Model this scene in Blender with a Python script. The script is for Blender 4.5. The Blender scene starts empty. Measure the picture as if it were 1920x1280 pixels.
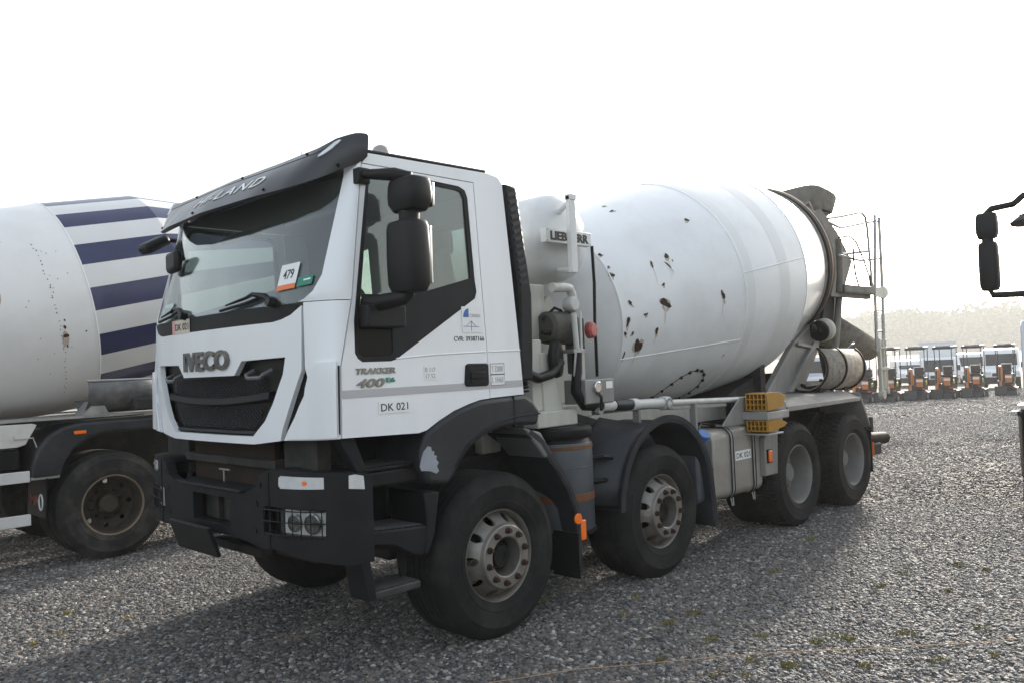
import bpy, bmesh, math, random
import numpy as np
from mathutils import Vector, Matrix
from mathutils.geometry import tessellate_polygon
random.seed(7)
sc = bpy.context.scene
R = math.radians

# ------------------------------------------------------------------ camera
CAM = Vector((-3.7206, -5.0855, 1.7645)); YAW, PIT, ROL, FPX = R(44.622), R(1.691), R(-2.389), 1526.42
fw = Vector((math.cos(YAW)*math.cos(PIT), math.sin(YAW)*math.cos(PIT), math.sin(PIT)))
rt = Vector((math.sin(YAW), -math.cos(YAW), 0)); up = rt.cross(fw)
rt, up = math.cos(ROL)*rt + math.sin(ROL)*up, -math.sin(ROL)*rt + math.cos(ROL)*up
cd = bpy.data.cameras.new('camera'); cam = bpy.data.objects.new('camera', cd); sc.collection.objects.link(cam)
cd.sensor_width = 36; cd.lens = 36*FPX/1920; cd.clip_start = .05; cd.clip_end = 3000
cam.matrix_world = Matrix(((rt.x, up.x, -fw.x, CAM.x), (rt.y, up.y, -fw.y, CAM.y), (rt.z, up.z, -fw.z, CAM.z), (0, 0, 0, 1)))
sc.camera = cam

# ------------------------------------------------------------------ light
SUN_AZ, SUN_EL = R(15), R(18)            # azimuth from +x towards +y
wd = bpy.data.worlds.new('World'); sc.world = wd; wd.use_nodes = True
nt = wd.node_tree; bg = nt.nodes['Background']
sky = nt.nodes.new('ShaderNodeTexSky'); sky.sky_type = 'NISHITA'; sky.sun_disc = False
sky.sun_elevation = SUN_EL; sky.sun_rotation = R(90) - SUN_AZ
sky.air_density = 1.5; sky.dust_density = 3.2; sky.ozone_density = 3.0
hs = nt.nodes.new('ShaderNodeHueSaturation'); hs.inputs['Saturation'].default_value = .44
nt.links.new(sky.outputs[0], hs.inputs['Color']); nt.links.new(hs.outputs[0], bg.inputs['Color'])
bg.inputs['Strength'].default_value = .15
sd = bpy.data.lights.new('sun', 'SUN'); sun = bpy.data.objects.new('sun', sd); sc.collection.objects.link(sun)
sd.energy = 3.6; sd.angle = R(4); sd.color = (1, .92, .82)
sun.rotation_euler = Vector((math.cos(SUN_EL)*math.cos(SUN_AZ), math.cos(SUN_EL)*math.sin(SUN_AZ), math.sin(SUN_EL))).to_track_quat('Z', 'Y').to_euler()
vs = sc.view_settings; vs.view_transform = 'Standard'; vs.look = 'None'; vs.gamma = 1; vs.use_curve_mapping = False
vs.exposure = 1.5
sc.cycles.max_bounces = 8; sc.cycles.transparent_max_bounces = 16; sc.cycles.volume_bounces = 1
sc.cycles.use_denoising = True; sc.cycles.use_adaptive_sampling = True

# ------------------------------------------------------------------ materials
MATS = {}
def mat(name, col=(.5, .5, .5), rough=.5, metal=0., var=.0, vscale=6., dirt=None, damt=.0, dscale=3., bump=0., bscale=40., coat=0., spec=.5, streak=False, rvar=0.):
    if name in MATS: return MATS[name]
    m = bpy.data.materials.new(name); m.use_nodes = True; MATS[name] = m
    t = m.node_tree; b = t.nodes['Principled BSDF']; N = t.nodes.new; L = t.links.new
    b.inputs['Base Color'].default_value = (*col, 1); b.inputs['Roughness'].default_value = rough; b.inputs['Metallic'].default_value = metal
    b.inputs['Coat Weight'].default_value = coat; b.inputs['Coat Roughness'].default_value = .15; b.inputs['Specular IOR Level'].default_value = spec
    if var or damt or bump or rvar:
        tc = N('ShaderNodeTexCoord'); src = tc.outputs['Object']
        if streak:
            mp = N('ShaderNodeMapping'); mp.inputs['Scale'].default_value = (1, 1, .12); L(src, mp.inputs[0]); ssrc = mp.outputs[0]
        else: ssrc = src
        cur = None
        if var:
            n = N('ShaderNodeTexNoise'); n.inputs['Scale'].default_value = vscale; n.inputs['Detail'].default_value = 6; L(ssrc, n.inputs['Vector'])
            mx = N('ShaderNodeMix'); mx.data_type = 'RGBA'
            mx.inputs['A'].default_value = (*[max(0, c*(1-var)) for c in col], 1); mx.inputs['B'].default_value = (*[c*(1+var) for c in col], 1)
            L(n.outputs['Fac'], mx.inputs['Factor']); cur = mx.outputs['Result']
        if damt:
            n = N('ShaderNodeTexNoise'); n.inputs['Scale'].default_value = dscale; n.inputs['Detail'].default_value = 9; n.inputs['Roughness'].default_value = .65; L(ssrc, n.inputs['Vector'])
            cr = N('ShaderNodeMapRange'); cr.inputs['From Min'].default_value = .45; cr.inputs['From Max'].default_value = .75; cr.inputs['To Max'].default_value = damt; L(n.outputs['Fac'], cr.inputs['Value'])
            mx = N('ShaderNodeMix'); mx.data_type = 'RGBA'; mx.inputs['A'].default_value = (*col, 1); mx.inputs['B'].default_value = (*dirt, 1)
            if cur: L(cur, mx.inputs['A'])
            L(cr.outputs[0], mx.inputs['Factor']); cur = mx.outputs['Result']
        if cur: L(cur, b.inputs['Base Color'])
        if rvar:
            n = N('ShaderNodeTexNoise'); n.inputs['Scale'].default_value = 5; n.inputs['Detail'].default_value = 5; L(src, n.inputs['Vector'])
            mr = N('ShaderNodeMapRange'); mr.inputs['To Min'].default_value = max(0, rough-rvar); mr.inputs['To Max'].default_value = min(1, rough+rvar); L(n.outputs['Fac'], mr.inputs['Value']); L(mr.outputs[0], b.inputs['Roughness'])
        if bump:
            n = N('ShaderNodeTexNoise'); n.inputs['Scale'].default_value = bscale; n.inputs['Detail'].default_value = 4; L(src, n.inputs['Vector'])
            bp = N('ShaderNodeBump'); bp.inputs['Strength'].default_value = bump; bp.inputs['Distance'].default_value = .01; L(n.outputs['Fac'], bp.inputs['Height']); L(bp.outputs[0], b.inputs['Normal'])
    return m
def glass_mat(name, tint, dust=.1, dustcol=(.6, .62, .6), refl=1.5):
    m = bpy.data.materials.new(name); m.use_nodes = True; MATS[name] = m
    t = m.node_tree; N = t.nodes.new; L = t.links.new; t.nodes.remove(t.nodes['Principled BSDF']); out = t.nodes['Material Output']
    tr = N('ShaderNodeBsdfTransparent'); tr.inputs[0].default_value = (*tint, 1)
    gl = N('ShaderNodeBsdfGlossy'); gl.inputs['Roughness'].default_value = .02
    df = N('ShaderNodeBsdfDiffuse'); df.inputs[0].default_value = (*dustcol, 1)
    tc = N('ShaderNodeTexCoord'); n = N('ShaderNodeTexNoise'); n.inputs['Scale'].default_value = 3; n.inputs['Detail'].default_value = 8; L(tc.outputs['Object'], n.inputs['Vector'])
    mr = N('ShaderNodeMapRange'); mr.inputs['To Min'].default_value = dust*.4; mr.inputs['To Max'].default_value = dust*1.5; L(n.outputs['Fac'], mr.inputs['Value'])
    m1 = N('ShaderNodeMixShader'); L(mr.outputs[0], m1.inputs[0]); L(tr.outputs[0], m1.inputs[1]); L(df.outputs[0], m1.inputs[2])
    lw_ = N('ShaderNodeLayerWeight'); lw_.inputs['Blend'].default_value = .5
    p5 = N('ShaderNodeMath'); p5.operation = 'POWER'; p5.inputs[1].default_value = 3.5; L(lw_.outputs['Facing'], p5.inputs[0])
    fr = N('ShaderNodeMapRange'); f0 = ((refl-1)/(refl+1))**2*1.6; fr.inputs['To Min'].default_value = f0; L(p5.outputs[0], fr.inputs['Value'])
    m2 = N('ShaderNodeMixShader'); L(fr.outputs[0], m2.inputs[0]); L(m1.outputs[0], m2.inputs[1]); L(gl.outputs[0], m2.inputs[2]); L(m2.outputs[0], out.inputs[0])
    return m
GRIME = (.16, .14, .11)
WHITE = mat('white_paint', (.79, .80, .82), .32, coat=.35, var=.03, vscale=3, dirt=(.5, .5, .48), damt=.25, dscale=2.2, streak=True)
CREAM = mat('cream_metal', (.5, .49, .44), .55, var=.12, vscale=4, dirt=(.14, .12, .09), damt=.6, dscale=4, streak=True)
PLAST = mat('charcoal_plastic', (.0065, .007, .009), .58, var=.25, vscale=9, dirt=(.019, .0185, .018), damt=.5, dscale=5, bump=.12, bscale=220, spec=.28)
BLACK = mat('black_plastic', (.005, .005, .0055), .48, dirt=(.018, .017, .016), damt=.6, dscale=6, spec=.25)
VISORM = mat('visor_plastic', (.028, .028, .032), .34, var=.1, vscale=4, rvar=.08)
MIRR = mat('mirror_plastic', (.0095, .009, .0095), .55, var=.15, vscale=12, bump=.06, bscale=300, spec=.3)
FEND = mat('fender_plastic', (.0165, .018, .0225), .52, var=.2, vscale=5, dirt=(.06, .06, .058), damt=.5, dscale=3.5, bump=.06, bscale=90, spec=.35)
FENDL = mat('worn_fender', (.12, .125, .13), .45, var=.3, vscale=6)
RUB = mat('tyre_rubber', (.010, .010, .0097), .8, spec=.25, var=.25, vscale=5, dirt=(.04, .038, .035), damt=.7, dscale=4, bump=.25, bscale=60)
RUB2 = mat('dusty_tyre_rubber', (.02, .0195, .0185), .85, spec=.25, var=.25, vscale=5, dirt=(.085, .08, .073), damt=.9, dscale=3.2, bump=.25, bscale=60)
RIM = mat('wheel_steel', (.235, .22, .20), .45, .5, var=.2, vscale=7, dirt=(.1, .075, .05), damt=.8, dscale=5)
RIMD = mat('dusty_rim', (.175, .172, .163), .7, 0, var=.2, vscale=6, dirt=(.1, .09, .075), damt=.7, dscale=4)
RIMR = mat('rusty_rim', (.05, .04, .03), .7, .1, var=.4, vscale=9, dirt=(.03, .018, .01), damt=.9, dscale=7)
NUTM = mat('rusty_nut', (.045, .022, .016), .6, .3, var=.4, vscale=30)
HUBM = mat('hub_grease', (.009, .009, .0095), .55, .2, spec=.3, dirt=(.03, .026, .02), damt=.7, dscale=9)
CHAS = mat('chassis_grey', (.02, .02, .02), .7, spec=.3, dirt=(.07, .058, .046), damt=.7, dscale=4, var=.3, vscale=6)
RUSTY = mat('rusty_steel', (.024, .014, .009), .8, spec=.25, dirt=(.018, .016, .015), damt=.8, dscale=5, var=.4, vscale=8)
RUST = mat('rust_spot', (.042, .02, .013), .85, var=.5, vscale=25)
STAIN = mat('rust_stain', (.44, .38, .31), .7, var=.2, vscale=18)
GREYM = mat('grey_frame', (.27, .265, .255), .5, .2, var=.15, vscale=4, dirt=(.1, .085, .07), damt=.6, dscale=3.5, streak=True)
GALV = mat('galvanised', (.38, .38, .37), .5, .6, var=.25, vscale=8, dirt=(.16, .13, .1), damt=.5, dscale=5)
ALU = mat('tank_aluminium', (.37, .345, .31), .46, .35, var=.1, vscale=3, dirt=(.2, .175, .14), damt=.6, dscale=2.5)
CONC = mat('concrete_crusted', (.2, .185, .16), .9, var=.35, vscale=9, dirt=(.06, .05, .04), damt=.85, dscale=6, bump=.5, bscale=30)
CRUST = mat('concrete_stained_steel', (.3, .27, .23), .8, var=.25, vscale=7, dirt=(.1, .07, .05), damt=1.0, dscale=16, bump=.3, bscale=40)
DRUMW = mat('drum_paint', (.74, .75, .76), .4, coat=.15, var=.04, vscale=1.5, dirt=(.56, .555, .54), damt=.5, dscale=2.2)
DRUMB = mat('drum_gloss_band', (.66, .66, .66), .22, coat=.6, var=.02, vscale=3)
RINGM = mat('roller_ring', (.16, .1, .06), .45, .6, var=.35, vscale=12)
TANKW = mat('tank_white', (.62, .63, .63), .36, coat=.2, dirt=(.4, .39, .36), damt=.4, dscale=2.5)
PVC = mat('white_pipe', (.52, .52, .5), .45, dirt=(.25, .23, .2), damt=.5, dscale=9)
MOTOR = mat('motor_dirt', (.05, .048, .043), .75, var=.3, vscale=7, dirt=(.12, .11, .095), damt=.8, dscale=5)
BLUEG = mat('blue_grey_canister', (.055, .063, .075), .45, var=.1, vscale=4, dirt=(.18, .17, .15), damt=.35, dscale=3)
STEPM = mat('step_metal', (.045, .046, .048), .5, .3, var=.3, vscale=20, dirt=(.09, .085, .08), damt=.6, dscale=8)
STRAP = mat('rust_strap', (.14, .055, .02), .75, var=.4, vscale=20)
YEL = mat('chock_yellow', (.40, .195, .014), .5, var=.15, vscale=8, dirt=(.16, .1, .05), damt=.6, dscale=8)
ORA = mat('orange_lens', (.9, .17, .01), .25, coat=.5)
RED = mat('red_plastic', (.42, .085, .07), .4, dirt=(.06, .02, .02), damt=.7, dscale=14)
BLUEC = mat('blue_cap', (.03, .12, .36), .4, var=.2, vscale=20)
CHROME = mat('chrome', (.62, .62, .63), .16, 1.0)
DCHR = mat('dark_chrome', (.2, .2, .2), .18, 1.0, var=.5, vscale=14)
LENS = mat('lamp_lens', (.72, .74, .75), .12, .3, coat=.8, var=.25, vscale=16)
REFL = mat('lamp_reflector', (.8, .81, .82), .25, .35, var=.2, vscale=14)
INK = mat('black_ink', (.015, .015, .016), .5)
INKG = mat('grey_ink', (.30, .31, .34), .5)
STICK = mat('white_sticker', (.78, .78, .77), .4)
BEIGE = mat('beige_sticker', (.62, .53, .44), .5)
PINKS = mat('pink_sticker', (.6, .32, .28), .5)
SILV = mat('silver_stripe', (.42, .42, .44), .35, .2)
BLUEK = mat('blue_ink', (.04, .14, .42), .4)
ORNK = mat('orange_ink', (.8, .18, .04), .4)
GRNK = mat('green_ink', (.02, .22, .15), .5)
SEATM = mat('seat_cloth', (.035, .037, .042), .9, var=.3, vscale=20)
LINER = mat('cab_liner', (.22, .23, .225), .8, var=.05)
DASH = mat('dashboard', (.07, .075, .078), .6)
NAVY = mat('navy_paint', (.022, .03, .085), .35, coat=.3, dirt=(.1, .1, .14), damt=.4, dscale=2)
CORDM = mat('orange_string', (.36, .24, .14), .8)
GLASS = glass_mat('windscreen_glass', (.84, .89, .875), .035, refl=1.5)
GLASSL = glass_mat('lamp_glass', (.94, .95, .95), .03, refl=1.5)
GLASSD = glass_mat('door_glass', (.76, .83, .81), .08, refl=1.6)
GLASSK = mat('dark_glass', (.012, .014, .016), .06, coat=.3)
VANW = mat('van_white', (.7, .71, .73), .3, coat=.4)
VANS = mat('van_silver', (.5, .51, .54), .3, .4, coat=.4)
EXO = mat('excavator_orange', (.55, .17, .03), .4, var=.1)
EXK = mat('excavator_black', (.02, .02, .024), .5, var=.2)
EXG = mat('hose_yellow', (.55, .5, .05), .5)

# ------------------------------------------------------------------ mesh helpers
COL = sc.collection
class MB:
    def __init__(s): s.v = []; s.f = []
    def add(s, v, f):
        o = len(s.v); s.v += [tuple(p) for p in v]; s.f += [tuple(i+o for i in q) for q in f]; return s
    def box(s, x0, y0, z0, x1, y1, z1):
        x0, x1 = sorted((x0, x1)); y0, y1 = sorted((y0, y1)); z0, z1 = sorted((z0, z1))
        v = [(x, y, z) for x in (x0, x1) for y in (y0, y1) for z in (z0, z1)]
        return s.add(v, [(0, 1, 3, 2), (4, 6, 7, 5), (0, 4, 5, 1), (2, 3, 7, 6), (0, 2, 6, 4), (1, 5, 7, 3)])
    def obox(s, c, ax, ay, az, hx, hy, hz):
        c, ax, ay, az = Vector(c), Vector(ax).normalized(), Vector(ay).normalized(), Vector(az).normalized()
        v = [c + ax*hx*i + ay*hy*j + az*hz*k for i in (-1, 1) for j in (-1, 1) for k in (-1, 1)]
        return s.add(v, [(0, 1, 3, 2), (4, 6, 7, 5), (0, 4, 5, 1), (2, 3, 7, 6), (0, 2, 6, 4), (1, 5, 7, 3)])
    def cyl(s, p0, p1, r0, r1=None, n=16, caps=True):
        return s.tube([p0, p1], [r0, r0 if r1 is None else r1], n, caps)
    def tube(s, pts, r, n=8, caps=True, closed=False):
        pts = [Vector(p) for p in pts]; k = len(pts); rs = r if isinstance(r, (list, tuple)) else [r]*k
        o = len(s.v); ref = None
        for i, p in enumerate(pts):
            if closed: d = pts[(i+1) % k]-pts[i-1]
            else: d = pts[min(i+1, k-1)]-pts[max(i-1, 0)]
            d.normalize()
            if ref is None: ref = Vector((0, 0, 1)) if abs(d.z) < .9 else Vector((1, 0, 0))
            a = d.cross(ref); a.normalize(); b = a.cross(d); ref = b
            for j in range(n):
                th = 2*math.pi*j/n; s.v.append(tuple(p + a*rs[i]*math.cos(th) + b*rs[i]*math.sin(th)))
        for i in range(k if closed else k-1):
            i2 = (i+1) % k
            for j in range(n): s.f.append((o+i*n+j, o+i*n+(j+1) % n, o+i2*n+(j+1) % n, o+i2*n+j))
        if caps and not closed:
            s.f.append(tuple(o+j for j in range(n))[::-1]); s.f.append(tuple(o+(k-1)*n+j for j in range(n)))
        return s
    def lathe(s, prof, org, axis, n=48, a0=0., a1=None, ref=None, caps=False):
        """prof: (radius, distance along axis)"""
        org, ax = Vector(org), Vector(axis).normalized()
        e1 = Vector(ref) if ref else (Vector((0, 0, 1)) if abs(ax.z) < .9 else Vector((1, 0, 0)))
        e1 = (e1 - ax*e1.dot(ax)).normalized(); e2 = ax.cross(e1)
        full = a1 is None; m = n if full else n+1; o = len(s.v)
        for r, h in prof:
            for j in range(m):
                th = a0 + (2*math.pi if full else a1-a0)*j/n
                s.v.append(tuple(org + ax*h + (e1*math.cos(th) + e2*math.sin(th))*r))
        for i in range(len(prof)-1):
            for j in range(n):
                j2 = (j+1) % m if full else j+1
                s.f.append((o+i*m+j, o+i*m+j2, o+(i+1)*m+j2, o+(i+1)*m+j))
        if caps:
            s.f.append(tuple(o+j for j in range(m))[::-1]); s.f.append(tuple(o+(len(prof)-1)*m+j for j in range(m)))
        return s
    def prism(s, poly, axis, a, b):
        """poly in the two other axes (x,z for y; y,z for x; x,y for z)"""
        n = len(poly)
        def P(p, h): return {'y': (p[0], h, p[1]), 'x': (h, p[0], p[1]), 'z': (p[0], p[1], h)}[axis]
        return s.add([P(p, a) for p in poly]+[P(p, b) for p in poly], [tuple(range(n)), tuple(range(2*n-1, n-1, -1))]+[(i, i+n, (i+1) % n+n, (i+1) % n) for i in range(n)])
    def mirror_y(s):
        n = len(s.v); s.add([(x, -y, z) for x, y, z in s.v[:n]], [q[::-1] for q in s.f[:]]) if False else None
        v = [(x, -y, z) for x, y, z in s.v]; f = [q[::-1] for q in s.f]; s.add(v, f); return s
    def build(s, name, m, parent=None, bevel=0., angle=38, loc=None, seg=2):
        me = bpy.data.meshes.new(name); me.from_pydata(s.v, [], s.f)
        bm = bmesh.new(); bm.from_mesh(me); bmesh.ops.recalc_face_normals(bm, faces=bm.faces); bm.to_mesh(me); bm.free()
        return mkobj(name, me, m, parent, bevel, angle, loc, seg)
def mkobj(name, me, m, parent=None, bevel=0., angle=38, loc=None, seg=2):
    me.materials.append(m) if m else None
    me.polygons.foreach_set('use_smooth', [True]*len(me.polygons))
    me.set_sharp_from_angle(angle=R(angle)); me.update()
    o = bpy.data.objects.new(name, me); COL.objects.link(o)
    if parent: o.parent = parent
    if loc: o.location = loc
    if bevel:
        b = o.modifiers.new('bevel', 'BEVEL'); b.width = bevel; b.segments = seg; b.limit_method = 'ANGLE'; b.angle_limit = R(35); b.harden_normals = False
    return o
def copy_tree(o, parent=None):
    c = o.copy(); COL.objects.link(c); c.parent = parent
    for ch in list(o.children): copy_tree(ch, c)
    return c
def empty(name, loc, label, cat, group=None, rz=0):
    o = bpy.data.objects.new(name, None); COL.objects.link(o); o.location = loc; o.rotation_euler = (0, 0, rz)
    return tag(o, label, cat, group)
def tag(o, label, cat=None, group=None, kind=None):
    if label: o['label'] = label
    if cat: o['category'] = cat
    if group: o['group'] = group
    if kind: o['kind'] = kind
    return o
def sheet(name, m, poly, fn, parent, th=.02, holes=(), us=(), vs=(), out=(0, -1, 0), angle=30):
    """flat outline (u,v) cut along us / vs, bent by fn(u,v)->(x,y,z), given a thickness"""
    loops = [list(poly)]+[list(h) for h in holes]
    flat = [p for l in loops for p in l]
    tri = tessellate_polygon([[Vector((p[0], p[1], 0)) for p in l] for l in loops])
    bm = bmesh.new(); vv = [bm.verts.new((p[0], p[1], 0)) for p in flat]
    for t in tri:
        try: bm.faces.new([vv[i] for i in t])
        except ValueError: pass
    for axis, cuts in ((0, us), (1, vs)):
        for c in cuts:
            no = (1, 0, 0) if axis == 0 else (0, 1, 0); co = (c, 0, 0) if axis == 0 else (0, c, 0)
            bmesh.ops.bisect_plane(bm, geom=bm.verts[:]+bm.edges[:]+bm.faces[:], plane_co=co, plane_no=no, dist=1e-6)
    for v in bm.verts: v.co = Vector(fn(v.co.x, v.co.y))
    bmesh.ops.recalc_face_normals(bm, faces=bm.faces); bm.normal_update()
    s = sum((f.normal*f.calc_area() for f in bm.faces), Vector())
    if s.dot(Vector(out)) < 0: bmesh.ops.reverse_faces(bm, faces=bm.faces)
    if th:
        bm.normal_update(); vl = list(bm.verts); fl_ = list(bm.faces); be = [e for e in bm.edges if len(e.link_faces) == 1]
        dup = {v: bm.verts.new(v.co - v.normal*th) for v in vl}
        rim = []
        for e in be:
            f = e.link_faces[0]; a, b = e.verts
            for l in f.loops:
                if l.vert is a and l.link_loop_next.vert is b: break
            else: a, b = b, a
            rim.append((b, a, dup[a], dup[b]))
        for f in fl_: bm.faces.new([dup[v] for v in reversed(f.verts)])
        for r_ in rim: bm.faces.new(r_)
    me = bpy.data.meshes.new(name); bm.to_mesh(me); bm.free()
    return mkobj(name, me, m, parent, 0, angle)
def text(name, s, m, parent, fn, w, h, ext=.003, bold=.0, shear=0., space=1.):
    """lettering fitted to a w x h box; fn(tx,ty,tz)->point, tz = outward"""
    cu = bpy.data.curves.new('t', 'FONT'); cu.body = s; cu.extrude = .5; cu.offset = bold; cu.resolution_u = 3; cu.shear = shear; cu.space_character = space
    to = bpy.data.objects.new('t', cu); COL.objects.link(to)
    dg = bpy.context.evaluated_depsgraph_get(); me = bpy.data.meshes.new_from_object(to.evaluated_get(dg)); bpy.data.objects.remove(to)
    me.name = name
    co = np.empty(len(me.vertices)*3); me.vertices.foreach_get('co', co); co = co.reshape(-1, 3)
    mn, mx = co.min(0), co.max(0)
    for v, c in zip(me.vertices, co):
        v.co = Vector(fn((c[0]-mn[0])/(mx[0]-mn[0])*w, (c[1]-mn[1])/(mx[1]-mn[1])*h, (ext if c[2] > 0 else -.001)))
    me.materials.clear()
    o = mkobj(name, me, m, parent); return o
def lin(a, b, n): return [a+(b-a)*i/(n-1) for i in range(n)]
def interp(x, xs, ys): return float(np.interp(x, xs, ys))
def arc(cx, cz, r, a0, a1, n): return [(cx+r*math.cos(R(a)), cz+r*math.sin(R(a))) for a in lin(a0, a1, n)]

# ------------------------------------------------------------------ ground, far wood, haze
def zg(x, y):
    d = (x-CAM.x)*.712 + (y-CAM.y)*.7025
    return -.026*max(0, min(d, 62)-15.5)
def ground_mat():
    m = bpy.data.materials.new('gravel_ground'); m.use_nodes = True; t = m.node_tree; N = t.nodes.new; L = t.links.new; b = t.nodes['Principled BSDF']
    tc = N('ShaderNodeTexCoord'); src = tc.outputs['Object']
    v = N('ShaderNodeTexVoronoi'); v.inputs['Scale'].default_value = 26; L(src, v.inputs['Vector'])
    cr = N('ShaderNodeValToRGB'); L(v.outputs['Color'], cr.inputs[0])
    e = cr.color_ramp.elements; e[0].color = (0.047, 0.043, 0.039, 1); e[1].color = (0.203, 0.192, 0.176, 1); e.new(.5).color = (0.101, 0.096, 0.089, 1); e.new(.8).color = (0.135, 0.120, 0.105, 1)
    n = N('ShaderNodeTexNoise'); n.inputs['Scale'].default_value = .5; n.inputs['Detail'].default_value = 8; L(src, n.inputs['Vector'])
    mr = N('ShaderNodeMapRange'); mr.inputs['From Min'].default_value = .3; mr.inputs['From Max'].default_value = .7; mr.inputs['To Min'].default_value = .75; mr.inputs['To Max'].default_value = 1.2; L(n.outputs['Fac'], mr.inputs['Value'])
    mx = N('ShaderNodeMix'); mx.data_type = 'RGBA'; mx.blend_type = 'MULTIPLY'; mx.inputs['Factor'].default_value = 1; L(cr.outputs[0], mx.inputs['A']); L(mr.outputs[0], mx.inputs['B'])
    L(mx.outputs['Result'], b.inputs['Base Color']); b.inputs['Roughness'].default_value = .85; b.inputs['Specular IOR Level'].default_value = .2
    v2 = N('ShaderNodeTexVoronoi'); v2.inputs['Scale'].default_value = 26; v2.feature = 'F1'; L(src, v2.inputs['Vector'])
    bp = N('ShaderNodeBump'); bp.inputs['Strength'].default_value = .9; bp.inputs['Distance'].default_value = .02; bp.invert = True; L(v2.outputs['Distance'], bp.inputs['Height']); L(bp.outputs[0], b.inputs['Normal'])
    return m
def stone_mat():
    m = bpy.data.materials.new('stone'); m.use_nodes = True; t = m.node_tree; N = t.nodes.new; L = t.links.new; b = t.nodes['Principled BSDF']
    oi = N('ShaderNodeObjectInfo'); cr = N('ShaderNodeValToRGB'); L(oi.outputs['Random'], cr.inputs[0])
    e = cr.color_ramp.elements; e[0].color = (0.038, 0.037, 0.038, 1); e[1].color = (0.30, 0.287, 0.268, 1)
    for p, c in ((.25, (0.070, 0.071, 0.073)), (.5, (0.105, 0.103, 0.101)), (.68, (0.142, 0.126, 0.112)), (.8, (0.119, 0.095, 0.078)), (.9, (0.203, 0.194, 0.185))): e.new(p).color = (*c, 1)
    tc = N('ShaderNodeTexCoord'); n = N('ShaderNodeTexNoise'); n.inputs['Scale'].default_value = 3; n.inputs['Detail'].default_value = 6; L(tc.outputs['Object'], n.inputs['Vector'])
    mr = N('ShaderNodeMapRange'); mr.inputs['To Min'].default_value = .95; mr.inputs['To Max'].default_value = 1.65; L(n.outputs['Fac'], mr.inputs['Value'])
    mx = N('ShaderNodeMix'); mx.data_type = 'RGBA'; mx.blend_type = 'MULTIPLY'; mx.inputs['Factor'].default_value = 1; L(cr.outputs[0], mx.inputs['A']); L(mr.outputs[0], mx.inputs['B'])
    L(mx.outputs['Result'], b.inputs['Base Color']); b.inputs['Roughness'].default_value = .7; b.inputs['Specular IOR Level'].default_value = .2
    return m
def gpatch(d0, d1, step):
    """strip of ground in front of the camera between two distances"""
    v = []; f = []; rows = int((d1-d0)/step)+1; cols = 60
    for i in range(rows+1):
        d = d0+(d1-d0)*i/rows
        for j in range(cols+1):
            s = (-.68+1.38*j/cols)*d
            x = CAM.x+d*.712+s*.7025; y = CAM.y+d*.7025-s*.7117; v.append((x, y, zg(x, y)))
    for i in range(rows):
        for j in range(cols): a = i*(cols+1)+j; f.append((a, a+1, a+cols+2, a+cols+1))
    return v, f
xs = sorted(set(lin(-14, 60, 75)+[-400, -120, -40, 90, 160, 300, 700])); ys = sorted(set(lin(-30, 60, 31)+[-600, -200, -80, 100, 250, 700]))
g = MB(); g.v = [(x, y, zg(x, y)) for x in xs for y in ys]; g.f = [(i*len(ys)+j, (i+1)*len(ys)+j, (i+1)*len(ys)+j+1, i*len(ys)+j+1) for i in range(len(xs)-1) for j in range(len(ys)-1)]
GM = ground_mat()
tag(g.build('ground', GM), None, None, None, 'structure')
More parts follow.
